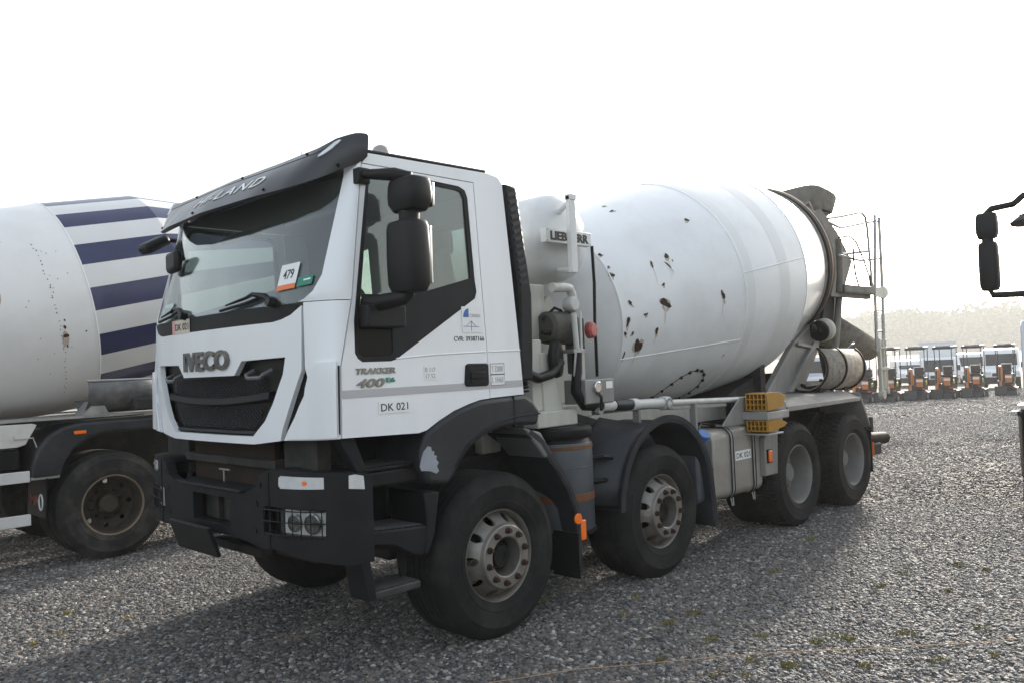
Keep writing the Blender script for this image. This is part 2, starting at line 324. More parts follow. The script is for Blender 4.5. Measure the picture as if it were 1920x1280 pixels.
def stones(name, d0, d1, dens, rmin, rmax, label, seed):
    v, f = gpatch(d0, d1, .5); mb = MB(); mb.v = v; mb.f = f
    o = mb.build(name, STONE); tag(o, label, 'gravel', None, 'stuff')
    ng = bpy.data.node_groups.new(name, 'GeometryNodeTree'); N = ng.nodes.new; L = ng.links.new
    ng.interface.new_socket('Geometry', in_out='INPUT', socket_type='NodeSocketGeometry'); ng.interface.new_socket('Geometry', in_out='OUTPUT', socket_type='NodeSocketGeometry')
    gi = N('NodeGroupInput'); go = N('NodeGroupOutput')
    dp = N('GeometryNodeDistributePointsOnFaces'); dp.inputs['Density'].default_value = dens; dp.inputs['Seed'].default_value = seed; L(gi.outputs[0], dp.inputs['Mesh'])
    po = N('GeometryNodeInputPosition'); nd = N('ShaderNodeTexNoise'); nd.inputs['Scale'].default_value = .75; nd.inputs['Detail'].default_value = 5; nd.inputs['Roughness'].default_value = .65; L(po.outputs[0], nd.inputs['Vector'])
    md_ = N('ShaderNodeMapRange'); md_.inputs['From Min'].default_value = .34; md_.inputs['From Max'].default_value = .56; md_.inputs['To Min'].default_value = dens*.3; md_.inputs['To Max'].default_value = dens*1.1; L(nd.outputs['Fac'], md_.inputs['Value']); L(md_.outputs[0], dp.inputs['Density'])
    jn = N('GeometryNodeJoinGeometry')
    for k in range(5):
        ic = N('GeometryNodeMeshIcoSphere'); ic.inputs['Radius'].default_value = 1; ic.inputs['Subdivisions'].default_value = 2
        nz = N('ShaderNodeTexNoise'); nz.noise_dimensions = '4D'; nz.inputs['W'].default_value = k*3.7+seed; nz.inputs['Scale'].default_value = .95; nz.inputs['Detail'].default_value = 1.5
        sb = N('ShaderNodeVectorMath'); sb.operation = 'SUBTRACT'; sb.inputs[1].default_value = (.5, .5, .5); L(nz.outputs['Color'], sb.inputs[0])
        ml = N('ShaderNodeVectorMath'); ml.operation = 'SCALE'; ml.inputs['Scale'].default_value = 2.0; L(sb.outputs[0], ml.inputs[0])
        sp = N('GeometryNodeSetPosition'); L(ic.outputs['Mesh'], sp.inputs['Geometry']); L(ml.outputs[0], sp.inputs['Offset'])
        tr = N('GeometryNodeTransform'); tr.inputs['Scale'].default_value = (1.15, .85+.05*k, .6); L(sp.outputs[0], tr.inputs['Geometry'])
        sm = N('GeometryNodeSetMaterial'); sm.inputs['Material'].default_value = STONE; L(tr.outputs[0], sm.inputs['Geometry'])
        ti = N('GeometryNodeGeometryToInstance'); L(sm.outputs[0], ti.inputs[0]); L(ti.outputs[0], jn.inputs[0])
    ip = N('GeometryNodeInstanceOnPoints'); ip.inputs['Pick Instance'].default_value = True; L(dp.outputs['Points'], ip.inputs['Points']); L(jn.outputs[0], ip.inputs['Instance'])
    rv = N('FunctionNodeRandomValue'); rv.data_type = 'FLOAT_VECTOR'; rv.inputs['Min'].default_value = (-.45, -.45, 0); rv.inputs['Max'].default_value = (.45, .45, 6.28)
    L(rv.outputs['Value'], ip.inputs['Rotation'])
    rs = N('FunctionNodeRandomValue'); rs.data_type = 'FLOAT'; rs.inputs[2].default_value = 0; rs.inputs[3].default_value = 1; rs.inputs['Seed'].default_value = 5
    pw = N('ShaderNodeMath'); pw.operation = 'POWER'; pw.inputs[1].default_value = 2.2; L(rs.outputs[1], pw.inputs[0])
    mr = N('ShaderNodeMapRange'); mr.inputs['To Min'].default_value = rmin; mr.inputs['To Max'].default_value = rmax; L(pw.outputs[0], mr.inputs['Value'])
    L(mr.outputs[0], ip.inputs['Scale']); 
    jo = N('GeometryNodeJoinGeometry'); L(ip.outputs[0], jo.inputs[0]); L(jo.outputs[0], go.inputs[0])
    md = o.modifiers.new('gravel', 'NODES'); md.node_group = ng
    return o
STONE = stone_mat()
stones('gravel', 3.6, 9.5, 3900, .006, .0185, 'loose grey and brown gravel stones around the mixer wheels', 1)
stones('gravel', 24, 46, 110, .02, .045, 'fine pale gravel before the row of mini excavators', 4)
stones('gravel', 9.5, 24, 760, .010, .024, 'grey gravel stones spreading out behind the white mixer', 2)

def wood():
    rng = np.random.default_rng(3); V = []; F = []
    # a bank of tree crowns across the far end of the yard
    crowns = []
    for i in range(190):
        az = rng.uniform(-14, 40); d = rng.uniform(520, 700)
        x = CAM.x+d*math.cos(R(az)); y = CAM.y+d*math.sin(R(az))
        h = 11+13*rng.random()+(8.5 if az < 12 else 8.5-.25*(az-12))
        crowns.append((x, y, zg(x, y), h, 12+8*rng.random()))
    for x, y, z, h, r in crowns:
        n = 1000
        c = rng.normal(size=(n, 3)); c /= np.linalg.norm(c, axis=1)[:, None]; c *= (rng.random(n)**.4)[:, None]
        p = np.stack([x+c[:, 0]*r, y+c[:, 1]*r, z+h*.5+c[:, 2]*h*.52], 1)
        for q in p:
            a = rng.normal(size=3); a /= np.linalg.norm(a); b = np.cross(a, rng.normal(size=3)); b /= np.linalg.norm(b); s = .9+1.2*rng.random()
            o = len(V); V += [tuple(q+a*s), tuple(q+b*s*.7), tuple(q-a*s), tuple(q-b*s*.7)]; F.append((o, o+1, o+2, o+3))
    mb = MB(); mb.v = V; mb.f = F
    me = bpy.data.meshes.new('wood'); me.from_pydata(V, [], F)
    o = mkobj('far_wood', me, mat('foliage', (.085, .10, .045), .8, var=.4, vscale=.3)); tag(o, 'pale misty belt of trees beyond the parked vans', 'trees', None, 'stuff')
wood()

HAZE = .0008
hb = MB().box(-60, -260, -3, 760, 560, 75).build('haze', None)
hm = bpy.data.materials.new('haze'); hm.use_nodes = True; t = hm.node_tree; t.nodes.remove(t.nodes['Principled BSDF'])
pv = t.nodes.new('ShaderNodeVolumePrincipled'); pv.inputs['Color'].default_value = (.97, .97, .95, 1); pv.inputs['Density'].default_value = HAZE; pv.inputs['Anisotropy'].default_value = .2
t.links.new(pv.outputs[0], t.nodes['Material Output'].inputs['Volume']); hb.data.materials.append(hm); tag(hb, 'pale daylight mist over the whole yard', 'haze', None, 'stuff')

# ------------------------------------------------------------------ wheels
def spin(name, m, prof, parent, n=64, mod=None):
    mb = MB(); mb.lathe(prof, (0, 0, 0), (0, -1, 0), n)
    if mod:
        k = len(prof); v = []
        for i in range(k):
            for j in range(n):
                x, y, z = mb.v[i*n+j]; r = math.hypot(x, z); d = mod(i, j, prof[i]); s = (r+d)/max(r, 1e-6); v.append((x*s, y, z*s))
        mb.v = v
    return mb.build(name, m, parent, 0, 32)
def disc_with_holes(mb, r0, h0, r1, h1, holes, rh, rm, n=8):
    """cone ring between two radii with round hand holes cut through it"""
    seg = holes*n; inner = []; outer = []; hole = []
    def P(r, a):
        h = h0+(h1-h0)*(r-r0)/(r1-r0); return (r*math.cos(a), -h, r*math.sin(a))
    o = len(mb.v)
    for q in range(holes):
        ac = 2*math.pi*q/holes; a0 = ac-math.pi/holes
        sq = []; ho = []
        per = []
        for i in range(n+1): per.append((r0, a0+2*math.pi/holes*i/n))
        per.append(((r0+r1)/2, a0+2*math.pi/holes))
        for i in range(n+1): per.append((r1, a0+2*math.pi/holes*(1-i/n)))
        per.append(((r0+r1)/2, a0))
        b = len(mb.v)
        for r, a in per: mb.v.append(P(r, a))
        for r, a in per:
            dx = rm*(a-ac); dr = r-rm; L_ = math.hypot(dx, dr); mb.v.append(P(rm+dr/L_*rh, ac+dx/L_*rh/rm))
        k = len(per)
        for i in range(k): mb.f.append((b+i, b+(i+1) % k, b+k+(i+1) % k, b+k+i))
        b2 = len(mb.v)
        for i in range(k):
            x, y, z = mb.v[b+k+i]; mb.v.append((x, y+.02, z))
        for i in range(k): mb.f.append((b+k+i, b+k+(i+1) % k, b2+(i+1) % k, b2+i))
def front_wheel(parent, rub=RUB):
    mb = MB()
    mb.lathe([(.299, -.05), (.303, -.03), (.296, -.022), (.288, -.03), (.279, -.055), (.274, -.085)], (0, 0, 0), (0, -1, 0), 64)
    mb.lathe([(.274, -.085), (.268, -.30)], (0, 0, 0), (0, -1, 0), 64)
    disc_with_holes(mb, .212, .012, .274, -.085, 10, .0285, .243)
    mb.lathe([(.212, .012), (.204, .038), (.198, .042), (.132, .042), (.125, .036), (.122, -.09)], (0, 0, 0), (0, -1, 0), 64)
    w = mb.build('wheel', RIM, parent, 0, 32)
    grooves = []
    for h in lin(-.085, -.345, 6): grooves += [(.54, h+.006), (.527, h+.004), (.527, h-.004), (.54, h-.006)]
    prof = [(.285, -.05), (.298, -.028), (.32, -.006), (.345, .0), (.352, .004), (.358, .0), (.40, .010), (.445, .010), (.452, .013), (.458, .008), (.49, -.006), (.515, -.024), (.530, -.045), (.538, -.065)]+grooves+[(.538, -.365), (.52, -.40), (.45, -.44), (.36, -.43), (.28, -.39)]
    spin('tyre', rub, prof, w, 80)
    hb_ = MB().lathe([(.124, -.08), (.115, -.06), (.085, -.06), (.075, -.015), (.068, -.005), (.03, -.003), (.028, -.008), (.0, -.008)], (0, 0, 0), (0, -1, 0), 32)
    for q in range(10):
        a = 2*math.pi*q/10; hb_.cyl((.1*math.cos(a), .07, .1*math.sin(a)), (.1*math.cos(a), .048, .1*math.sin(a)), .007, n=6)
    hb_.build('hub', HUBM, w)
    nut = None
    for q in range(10):
        a = 2*math.pi*(q+.35)/10
        if nut is None:
            nut = MB().cyl((0, .0, 0), (0, -.012, 0), .0225, .021, 12).cyl((0, -.012, 0), (0, -.034, 0), .0155, .014, 6).build('wheel_nut', NUTM, w)
        else: nut = copy_tree(nut, w)
        nut.location = (.166*math.cos(a), -.041, .166*math.sin(a))
    return w
def rear_wheel(parent, rim=RIMD, rub=RUB, name='wheel', lug=True):
    mb = MB().lathe([(.298, -.02), (.302, -.008), (.294, -.002), (.284, -.012), (.276, -.03), (.268, -.06), (.262, -.21)], (0, 0, 0), (0, -1, 0), 64)
    disc_with_holes(mb, .18, -.235, .262, -.21, 8, .026, .225)
    mb.lathe([(.18, -.235), (.10, -.235), (.10, -.12), (.075, -.10), (.0, -.10)], (0, 0, 0), (0, -1, 0), 48)
    w = mb.build(name, rim, parent, 0, 32)
    prof = [(.283, -.03), (.296, -.01), (.315, .004), (.345, .012), (.352, .016), (.358, .012), (.41, .02), (.45, .014), (.457, .017), (.464, .010), (.49, -.002), (.505, -.016)]
    nb = len(prof)
    tread = [(.508, -.022), (.524, -.03), (.532, -.055), (.534, -.085), (.520, -.087), (.520, -.093), (.535, -.095), (.536, -.14), (.520, -.142), (.520, -.148), (.536, -.15), (.535, -.195), (.52, -.197), (.52, -.203), (.534, -.205), (.532, -.235), (.524, -.26), (.508, -.268)]
    rest = [(.505, -.274), (.49, -.288), (.41, -.31), (.345, -.30), (.30, -.28)]
    def mod(i, j, p):
        k = i-nb
        if 0 <= k < len(tread):
            zone = 0 if k < 4 else 1 if k < 8 else 0 if k < 12 else 1
            return -.017 if ((j + zone*2) % 4) == 0 and .519 < p[0]+1e-6 or (k in (0, 17) and ((j+zone*2) % 4) == 0) else .004
        return 0
    spin('tyre', rub, prof+tread+rest, w, 192 if lug else 80, mod if lug else None)
    spin('inner_tyre', rub, [(r, h-.335) for r, h in prof+[(.534, -.03), (.536, -.14), (.534, -.25)]+rest], w, 48)
    nut = None
    for q in range(10):
        a = 2*math.pi*(q+.5)/10
        if nut is None: nut = MB().cyl((0, .0, 0), (0, -.03, 0), .018, .016, 6).build('wheel_nut', NUTM, w)
        else: nut = copy_tree(nut, w)
        nut.location = (.145*math.cos(a), .235, .145*math.sin(a))
    return w

# ------------------------------------------------------------------ cab
HPLAN = [(-1.375, 0), (-1.372, .3), (-1.355, .6), (-1.325, .85), (-1.28, 1.03), (-1.23, 1.17), (-1.19, 1.25)]
BPLAN = [(-1.405, 0), (-1.40, .4), (-1.375, .8), (-1.33, 1.0), (-1.27, 1.12), (-1.18, 1.215), (-1.08, 1.25), (-1.0, 1.257)]
def plan_fn(pl):
    # smooth the polyline a little, then parametrise by arc length
    p = np.array(pl, float); p = np.vstack([p[:0:-1]*[1, -1], p])
    for _ in range(2):
        q = [p[0]]
        for a, b in zip(p, p[1:]): q += [a*.75+b*.25, a*.25+b*.75]
        q.append(p[-1]); p = np.array(q)
    L_ = np.r_[0, np.cumsum(np.linalg.norm(np.diff(p, axis=0), axis=1))]; L_ -= L_[-1]/2
    return lambda u: (float(np.interp(u, L_, p[:, 0])), float(np.interp(u, L_, p[:, 1])))
HP, BP = plan_fn(HPLAN), plan_fn(BPLAN)
def hood(dx=0.):
    def f(u, z): x, y = HP(u); return (x+dx, y, z)
    return f
def screen(dx=0.):
    def f(u, z): x, y = HP(u); return (x+dx+.29*(z-2.165), y, z)
    return f
def DX(z): return interp(z, [1.40, 1.66, 1.80, 2.18, 2.96, 3.05], [-1.2, -1.19, -1.184, -1.09, -.981, -.97])
def YF(z): return 1.255-.02*(z-1.4)
def flank(s, d=0.):
    return lambda x, z: (x, s*(YF(z)+d), z)
def corner(s):
    def f(t, z):
        if t < 0: x, y = HP(1.03+t); return (x-.006, s*y, z)
        x0, y0 = HP(1.03); x2, y2 = DX(z)-.004, YF(z)-.002; x1, y1 = -1.245, 1.23
        if z > 1.8: x1 = -1.245+(z-1.8)*.12
        a, b, c = (1-t)**2, 2*t*(1-t), t*t; return (x0*a+x1*b+x2*c, s*(y0*a+y1*b+y2*c), z)
    return f
def pillar(s):
    def f(t, z):
        ug = interp(z, [2.165, 2.19, 2.23, 2.32, 2.93, 3.05], [.97, 1.04, 1.09, 1.13, 1.13, 1.10]); x0, y0, _ = screen()(ug, z)
        x2, y2 = DX(z)-.004, YF(z)-.002; x1, y1 = x0*.45+x2*.55-.012, y0*.25+y2*.75+.02
        a, b, c = (1-t)**2, 2*t*(1-t), t*t; return (x0*a+x1*b+x2*c, s*(y0*a+y1*b+y2*c), z)
    return f
US = lin(-1.26, 1.26, 43)
def mir(poly): return [(-u, v) for u, v in poly]
def lattice(poly, fn, step, r, ang=(35, -35), n=14):
    """crossed bars clipped to an outline, laid on a curved face"""
    mb = MB(); P = np.array(poly); c = P.mean(0); ext = np.abs(P-c).max()*1.6
    for a in ang:
        d = np.array([math.cos(R(a)), math.sin(R(a))]); nn = np.array([-d[1], d[0]])
        k = -ext
        while k < ext:
            ts = []
            for i in range(len(P)):
                p, q = P[i], P[(i+1) % len(P)]; e = q-p; den = d[0]*e[1]-d[1]*e[0]
                if abs(den) < 1e-9: continue
                w = p-(c+nn*k); t = (w[0]*e[1]-w[1]*e[0])/den; s_ = (w[0]*d[1]-w[1]*d[0])/den
                if 0 <= s_ < 1: ts.append(t)
            ts.sort()
            for t0, t1 in zip(ts[::2], ts[1::2]):
                m_ = max(2, int((t1-t0)/.12)+1); pts = [fn(*(c+nn*k+d*t)) for t in lin(t0, t1, m_)]
                mb.tube(pts, r, 4, False)
            k += step
    return mb
def build_mirror(root, s, arm=True):
    y = s*1.47
    m = MB().prism([(-.075, -.11), (.075, -.13), (.075, .13), (-.03, .12), (-.085, .05)], 'z', 0, 1)
    def house(name, z0, z1, w, d, x, taper):
        mb = MB(); v = []
        secs = [(z0, .86-taper), (z0+.05, 1.), ((z0+z1)/2, 1.03), (z1-.04, 1.), (z1, .9)]
        for z, k in secs:
            for a in range(20):
                th = 2*math.pi*a/20; cx, cy = math.cos(th), math.sin(th)
                e = .45; px_ = (abs(cx)**e)*(1 if cx > 0 else -1)*d*k; py_ = (abs(cy)**e)*(1 if cy > 0 else -1)*w*k
                v.append((x+px_, y+py_, z))
        mb.v = v
        for i in range(len(secs)-1):
            for a in range(20): mb.f.append((i*20+a, i*20+(a+1) % 20, (i+1)*20+(a+1) % 20, (i+1)*20+a))
        mb.f.append(tuple(range(20))); mb.f.append(tuple(range(80, 100)))
        return mb.build(name, MIRR, root, .012, 40)
    a = house('mirror_housing', 2.655, 2.845, .125, .085, -.835, .1)
    MB().box(-.76, y-.11, 2.68, -.742, y+.11, 2.82).build('mirror_glass', CHROME, a, .006)
    b = house('mirror_housing', 2.195, 2.60, .125, .08, -.86, .06)
    MB().box(-.79, y-.11, 2.24, -.772, y+.11, 2.57).build('mirror_glass', CHROME, b, .006)
    MB().cyl((-.845, y, 2.58), (-.84, y, 2.67), .06, n=14).build('mirror_neck', MIRR, root, .006)
    up_ = MB().tube([(-1.0, s*1.22, 2.90), (-.98, s*1.30, 2.885), (-.90, s*1.42, 2.872), (-.84, s*1.5, 2.85)], [.022, .03, .04, .03], 10)
    up_.box(-1.03, s*1.2, 2.84, -.95, s*1.262, 2.93); up_.build('mirror_arm', MIRR, root, .01)
    lo = MB().tube([(-.99, s*1.22, 2.16), (-.96, s*1.32, 2.15), (-.88, s*1.45, 2.17), (-.86, s*1.47, 2.21)], [.05, .05, .045, .04], 10)
    lo.box(-1.05, s*1.235, 2.01, -.78, s*1.33, 2.14); lo.build('mirror_arm', MIRR, root, .02)
WIN = [(-1.07, 1.84), (-1.04, 1.82), (-.84, 1.82), (-.80, 1.83), (-.146, 2.204), (-.128, 2.25), (-.139, 2.325), (-.165, 2.86), (-.185, 2.905), (-.235, 2.925), (-.85, 2.945), (-.92, 2.93), (-.955, 2.88), (-1.065, 2.18), (-1.085, 2.05), (-1.088, 1.87)]
GLS = [(-1.035, 2.15), (-.79, 2.175), (-.175, 2.335), (-.195, 2.85), (-.215, 2.89), (-.25, 2.9), (-.85, 2.92), (-.905, 2.905), (-.935, 2.86)]
GLL = [(-1.06, 1.87), (-1.03, 1.85), (-.85, 1.85), (-.82, 1.87), (-.82, 2.06), (-1.05, 2.06)]
DOOR = [(-1.196, 1.405), (-.66, 1.388), (-.6, 1.40), (-.5, 1.45), (-.379, 1.50), (-.25, 1.535), (-.148, 1.556), (-.062, 1.56), (-.068, 1.9), (-.085, 2.3), (-.11, 2.962), (-.978, 2.962), (-1.086, 2.18), (-1.18, 1.80), (-1.186, 1.66)]
SIDE = [(-.056, 1.562), (.256, 1.57), (.245, 1.8), (.21, 2.3), (.158, 2.99), (.12, 3.03), (.03, 3.045), (-.97, 3.03), (-.974, 2.968), (-.104, 2.968), (-.079, 2.3), (-.062, 1.9)]
GRL = [(-.885, 1.868), (-.45, 1.86), (-.36, 1.775), (.36, 1.775), (.45, 1.86), (.885, 1.868), (.86, 1.77), (.76, 1.60), (.68, 1.50), (.55, 1.408), (-.55, 1.408), (-.68, 1.50), (-.76, 1.60), (-.86, 1.77)]
VIS = {}
def build_cab(root, lettering=True):
    # bonnet panel round the grille opening
    HOODP = [(-.82, 1.388), (-.56, 1.362), (.56, 1.362), (.82, 1.388), (.84, 1.45), (.93, 1.63), (1.01, 1.79), (1.025, 2.152), (.94, 2.104), (.86, 2.082), (.78, 2.072), (-.78, 2.072), (-.86, 2.082), (-.94, 2.104), (-1.025, 2.152), (-1.01, 1.79), (-.93, 1.63), (-.84, 1.45)]
    hd = sheet('front_panel', WHITE, HOODP, hood(), root, .035, [GRL], US, lin(1.4, 2.1, 8), (-1, 0, 0))
    bigger = [(u*1.04, 1.62+(z-1.62)*1.08) for u, z in GRL]
    gr = sheet('grille', BLACK, bigger, hood(.062), root, .02, (), US, lin(1.4, 1.9, 6), (-1, 0, 0))
    up1 = [(-.80, 1.845), (-.47, 1.84), (-.38, 1.755), (.38, 1.755), (.47, 1.84), (.80, 1.845), (.78, 1.68), (-.78, 1.68)]
    top = [(-.62, 1.755), (.62, 1.755), (.64, 1.66), (.40, 1.625), (-.40, 1.625), (-.64, 1.66)]
    low = [(-.60, 1.575), (.60, 1.575), (.55, 1.47), (.50, 1.45), (-.50, 1.45), (-.55, 1.47)]
    lattice(top, hood(.045), .023, .0038).build('grille_mesh', FEND, gr)
    lattice(low, hood(.045), .023, .0038).build('grille_mesh', FEND, gr)
    bar = MB(); n = 30
    for (z0, z1, w, dx) in ((1.585, 1.64, .70, .012), (1.41, 1.442, .56, .02)):
        o = len(bar.v)
        for u in lin(-w, w, n):
            x, y = HP(u); zz = .035*(u/w)**2*(1 if z0 > 1.5 else 0)
            bar.v += [(x+dx+.02, y, z0+zz), (x+dx, y, z0+.012+zz), (x+dx+.008, y, z1-.006+zz), (x+dx+.045, y, z1+zz), (x+.09, y, z1+zz), (x+.09, y, z0+zz)]
        for i in range(n-1):
            for j in range(6): bar.f.append((o+i*6+j, o+i*6+(j+1) % 6, o+(i+1)*6+(j+1) % 6, o+(i+1)*6+j))
        bar.f += [tuple(range(o, o+6)), tuple(range(o+6*n-6, o+6*n))]
    bar.build('grille_bar', PLAST, gr)
    for s in (-1, 1):   # grip bars
        p = [hood(d)(s*u, z) for d, u, z in ((.05, .50, 1.80), (-.005, .505, 1.775), (-.01, .53, 1.755), (-.01, .66, 1.755), (-.005, .685, 1.775), (.05, .69, 1.80))]
        MB().tube(p, .012, 8).build('grip_handle', FENDL, gr)
    # dark trim under the windscreen, windscreen, corners, pillars
    BAND = [(-1.03, 2.158), (-.945, 2.106), (-.86, 2.084), (-.78, 2.074), (.78, 2.074), (.86, 2.084), (.945, 2.106), (1.03, 2.158), (.97, 2.166), (-.97, 2.166)]
    sheet('wiper_panel', PLAST, BAND, hood(.004), root, .03, (), US, (), (-1, 0, 0))
    WS = [(-.97, 2.17), (.97, 2.17), (1.04, 2.19), (1.09, 2.23), (1.13, 2.32), (1.13, 2.93), (1.05, 2.99), (-1.05, 2.99), (-1.13, 2.93), (-1.13, 2.32), (-1.09, 2.23), (-1.04, 2.19)]
    ws = sheet('windscreen', GLASS, WS, screen(.004), root, .006, (), US, lin(2.2, 2.95, 6), (-1, 0, 0))
    sheet('header_band', BLACK, [(-1.12, 2.90), (1.12, 2.90), (1.05, 2.99), (-1.05, 2.99)], screen(.012), ws, .004, (), US, (), (-1, 0, 0))
    for s in (-1, 1):
        C = [(-.17, 1.392), (1, 1.404), (1, 2.168), (.02, 2.168), (.02, 1.80), (.06, 1.75), (-.05, 1.56), (-.14, 1.44)]
        sheet('corner_panel', WHITE, C, corner(s), root, .03, (), lin(-.2, 1, 22), lin(1.4, 2.17, 20), (-1, s, 0))
        bl = sheet('corner_slot', BLACK, [(-.26, 1.40), (.08, 1.40), (.2, 1.84), (-.06, 1.84)], lambda t, z, s=s: (corner(s)(t, z)[0]+.04, corner(s)(t, z)[1]-s*.012, z), root, .01, (), lin(-.3, .2, 10), lin(1.4, 1.84, 6), (-1, s, 0))
        sheet('corner_slit', BLACK, [(.90, 1.43), (.985, 1.425), (.985, 1.806), (.89, 1.806)], lambda t, z, s=s: tuple(Vector(corner(s)(t, z))+Vector((-.0028, s*.0028, 0))), root, .004, (), (), lin(1.45, 1.8, 8), (-1, s, 0))
        dfl = [(-.10, 1.47), (.03, 1.69), (.12, 1.78), (.28, 1.825), (.86, 1.832), (.86, 1.41), (-.13, 1.40)]
        sheet('corner_deflector', WHITE, dfl, lambda t, z, s=s: tuple(Vector(corner(s)(t, z))+Vector((-.013, s*.008, 0))), root, .013, (), lin(-.2, 1, 22), lin(1.4, 1.83, 8), (-1, s, 0))
        sheet('pillar', WHITE, [(0, 2.174), (1, 2.174), (1, 3.04), (0, 3.04)], pillar(s), root, .03, (), lin(.1, .9, 9), [2.19, 2.21, 2.23, 2.27, 2.32, 2.5, 2.7, 2.9], (-1, s, 0))
        # door with its dark window surround and two panes
        dr = sheet('door', WHITE, DOOR, flank(s), root, .03, [WIN], (), (), (0, s, 0))
        sheet('window_surround', PLAST if s < 0 else BLACK, WIN, flank(s, -.003), dr, .022, [GLS, GLL], (), (), (0, s, 0))
        sheet('window_pane', GLASSD, GLS, flank(s, -.012), dr, .005, (), (), (), (0, s, 0))
        sheet('quarter_pane', mat('tinted_pane', (.008, .008, .009), .2, spec=.12), GLL, flank(s, -.008), dr, .005, (), (), (), (0, s, 0))
        sheet('side_panel', WHITE, SIDE, flank(s), root, .03, (), (), (), (0, s, 0))
        crease = MB(); crease.tube([(-.80, s*YF(1.84), 1.835), (-.5, s*YF(1.85), 1.852), (-.075, s*YF(1.86), 1.862)], .0055, 6); crease.tube([(-.05, s*YF(1.86), 1.862), (.242, s*YF(1.86), 1.866)], .0055, 6)
        crease.build('swage_line', WHITE, dr)
        hm_ = MB().prism([(-.278, 1.66), (-.262, 1.645), (-.085, 1.642), (-.07, 1.655), (-.068, 1.775), (-.08, 1.788), (-.24, 1.79), (-.262, 1.78)], 'y', s*(YF(1.7)-.01), s*(YF(1.7)+.014)).build('door_handle', PLAST, dr, .008)
        MB().box(-.235, s*(YF(1.7)+.012), 1.665, -.105, s*(YF(1.7)+.017), 1.765).build('handle_recess', BLACK, hm_, .002)
        MB().box(-.235, s*(YF(1.7)+.018), 1.695, -.105, s*(YF(1.7)+.026), 1.735).build('handle_grip', PLAST, hm_, .006)
        # louvred duct on the rear corner
        vt = MB().prism([(.168, 2.995), (.285, 2.985), (.40, 2.25), (.388, 1.85), (.375, 1.66), (.265, 1.66), (.262, 1.85), (.28, 2.25)], 'y', s*1.00, s*1.235).build('air_duct', PLAST, root, .015)
        for k in range(13):
            z = 2.93-.05*k; x0 = .184+.0077*k
            MB().obox((x0+.05, s*1.238, z), (1, 0, .35), (0, 1, 0), (-.35, 0, 1), .040, .006, .012).build('louvre', FEND, vt)
        # wheel arch trim
        AR = [(-.622, 1.383), (-.56, 1.415), (-.5, 1.447), (-.379, 1.497), (-.25, 1.532), (-.148, 1.552), (.252, 1.566), (.33, 1.525), (.40, 1.445), (.37, 1.356), (.18, 1.365), (.04, 1.36), (-.06, 1.345), (-.15, 1.32), (-.24, 1.275), (-.33, 1.2), (-.40, 1.11), (-.455, 1.055), (-.61, 1.078), (-.66, 1.18), (-.665, 1.27)]
        ar = MB().prism(AR, 'y', s*.80, s*1.272).build('wheel_arch', FEND, root, .028, seg=3)
        MB().tube([(-.40, s*1.274, 1.16), (-.30, s*1.276, 1.275), (-.15, s*1.276, 1.36), (0, s*1.276, 1.405), (.14, s*1.276, 1.425), (.385, s*1.274, 1.432)], .006, 6).build('arch_ridge', PLAST, ar)
        MB().box(.135, s*1.2, 1.36, .142, s*1.2745, 1.562).build('arch_joint', BLACK, ar)
        if s < 0: build_mirror(root, s)
    # cab roof, floor, walls, seats
    RP = [(-1.02, -1.2), (.12, -1.2), (.12, 1.2), (-1.02, 1.2)]
    sheet('roof', WHITE, RP, lambda x, y: (x, y*(1.0), 3.035+.05*(1-(y/1.2)**2)+.0*x), root, .03, (), (), lin(-1.1, 1.1, 12), (0, 0, 1))
    MB().tube([(-.93, -1.19, 3.05), (.03, -1.19, 3.062)], .012, 6).build('drip_rail', BLACK, root)
    rw = [(-1.2, 1.5), (1.2, 1.5), (1.19, 3.02), (-1.19, 3.02)]
    RWN = [(-.85, 2.28), (-.30, 2.28), (-.30, 2.75), (-.85, 2.75)]
    RW2 = [(.30, 2.28), (.85, 2.28), (.85, 2.75), (.30, 2.75)]
    back = sheet('rear_wall', WHITE, rw, lambda y, z: (interp(z, [1.5, 3.02], [.25, .15]), y, z), root, .03, [RWN, RW2], (), (), (1, 0, 0))
    sheet('rear_liner', LINER, rw, lambda y, z: (interp(z, [1.5, 3.02], [.215, .115]), y, z), back, .005, [RWN, RW2], (), (), (-1, 0, 0))
    for h in (RWN, RW2): sheet('rear_pane', GLASSD, h, lambda y, z: (interp(z, [1.5, 3.02], [.235, .135]), y, z), back, .005, (), (), (), (1, 0, 0))
    MB().box(-1.15, -1.2, 1.45, .2, 1.2, 1.5).build('cab_floor', BLACK, root)
    MB().box(-1.0, -1.14, 2.955, .1, 1.14, 2.975).build('headliner', LINER, root)
    ds = MB().prism([(-1.20, 1.5), (-1.20, 2.13), (-1.0, 2.16), (-.86, 2.1), (-.82, 1.95), (-.95, 1.8), (-1.0, 1.5)], 'y', -1.1, 1.1).build('dashboard', DASH, root, .03)
    for yy in (-.62, .62):
        st = MB().box(-.55, yy-.26, 1.75, -.05, yy+.26, 1.92).build('seat', SEATM, root, .05)
        MB().obox((.0, yy, 2.24), (1, 0, .2), (0, 1, 0), (-.2, 0, 1), .07, .25, .36).build('seat_back', SEATM, st, .05)
        MB().obox((.07, yy, 2.66), (1, 0, .1), (0, 1, 0), (-.1, 0, 1), .05, .15, .10).build('headrest', SEATM, st, .04)
    ring = [(-.72+.07*math.cos(R(a)), -.60+.21*math.sin(R(a)), 2.12+.20*math.cos(R(a))) for a in range(0, 360, 20)]
    sw = MB().tube(ring, .015, 8, closed=True); sw.cyl((-.72, -.6, 2.12), (-.9, -.6, 1.98), .04).obox((-.72, -.6, 2.12), (0, 1, 0), (1, 0, .35), (0, 0, 1), .2, .012, .025); sw.build('steering_wheel', BLACK, root)
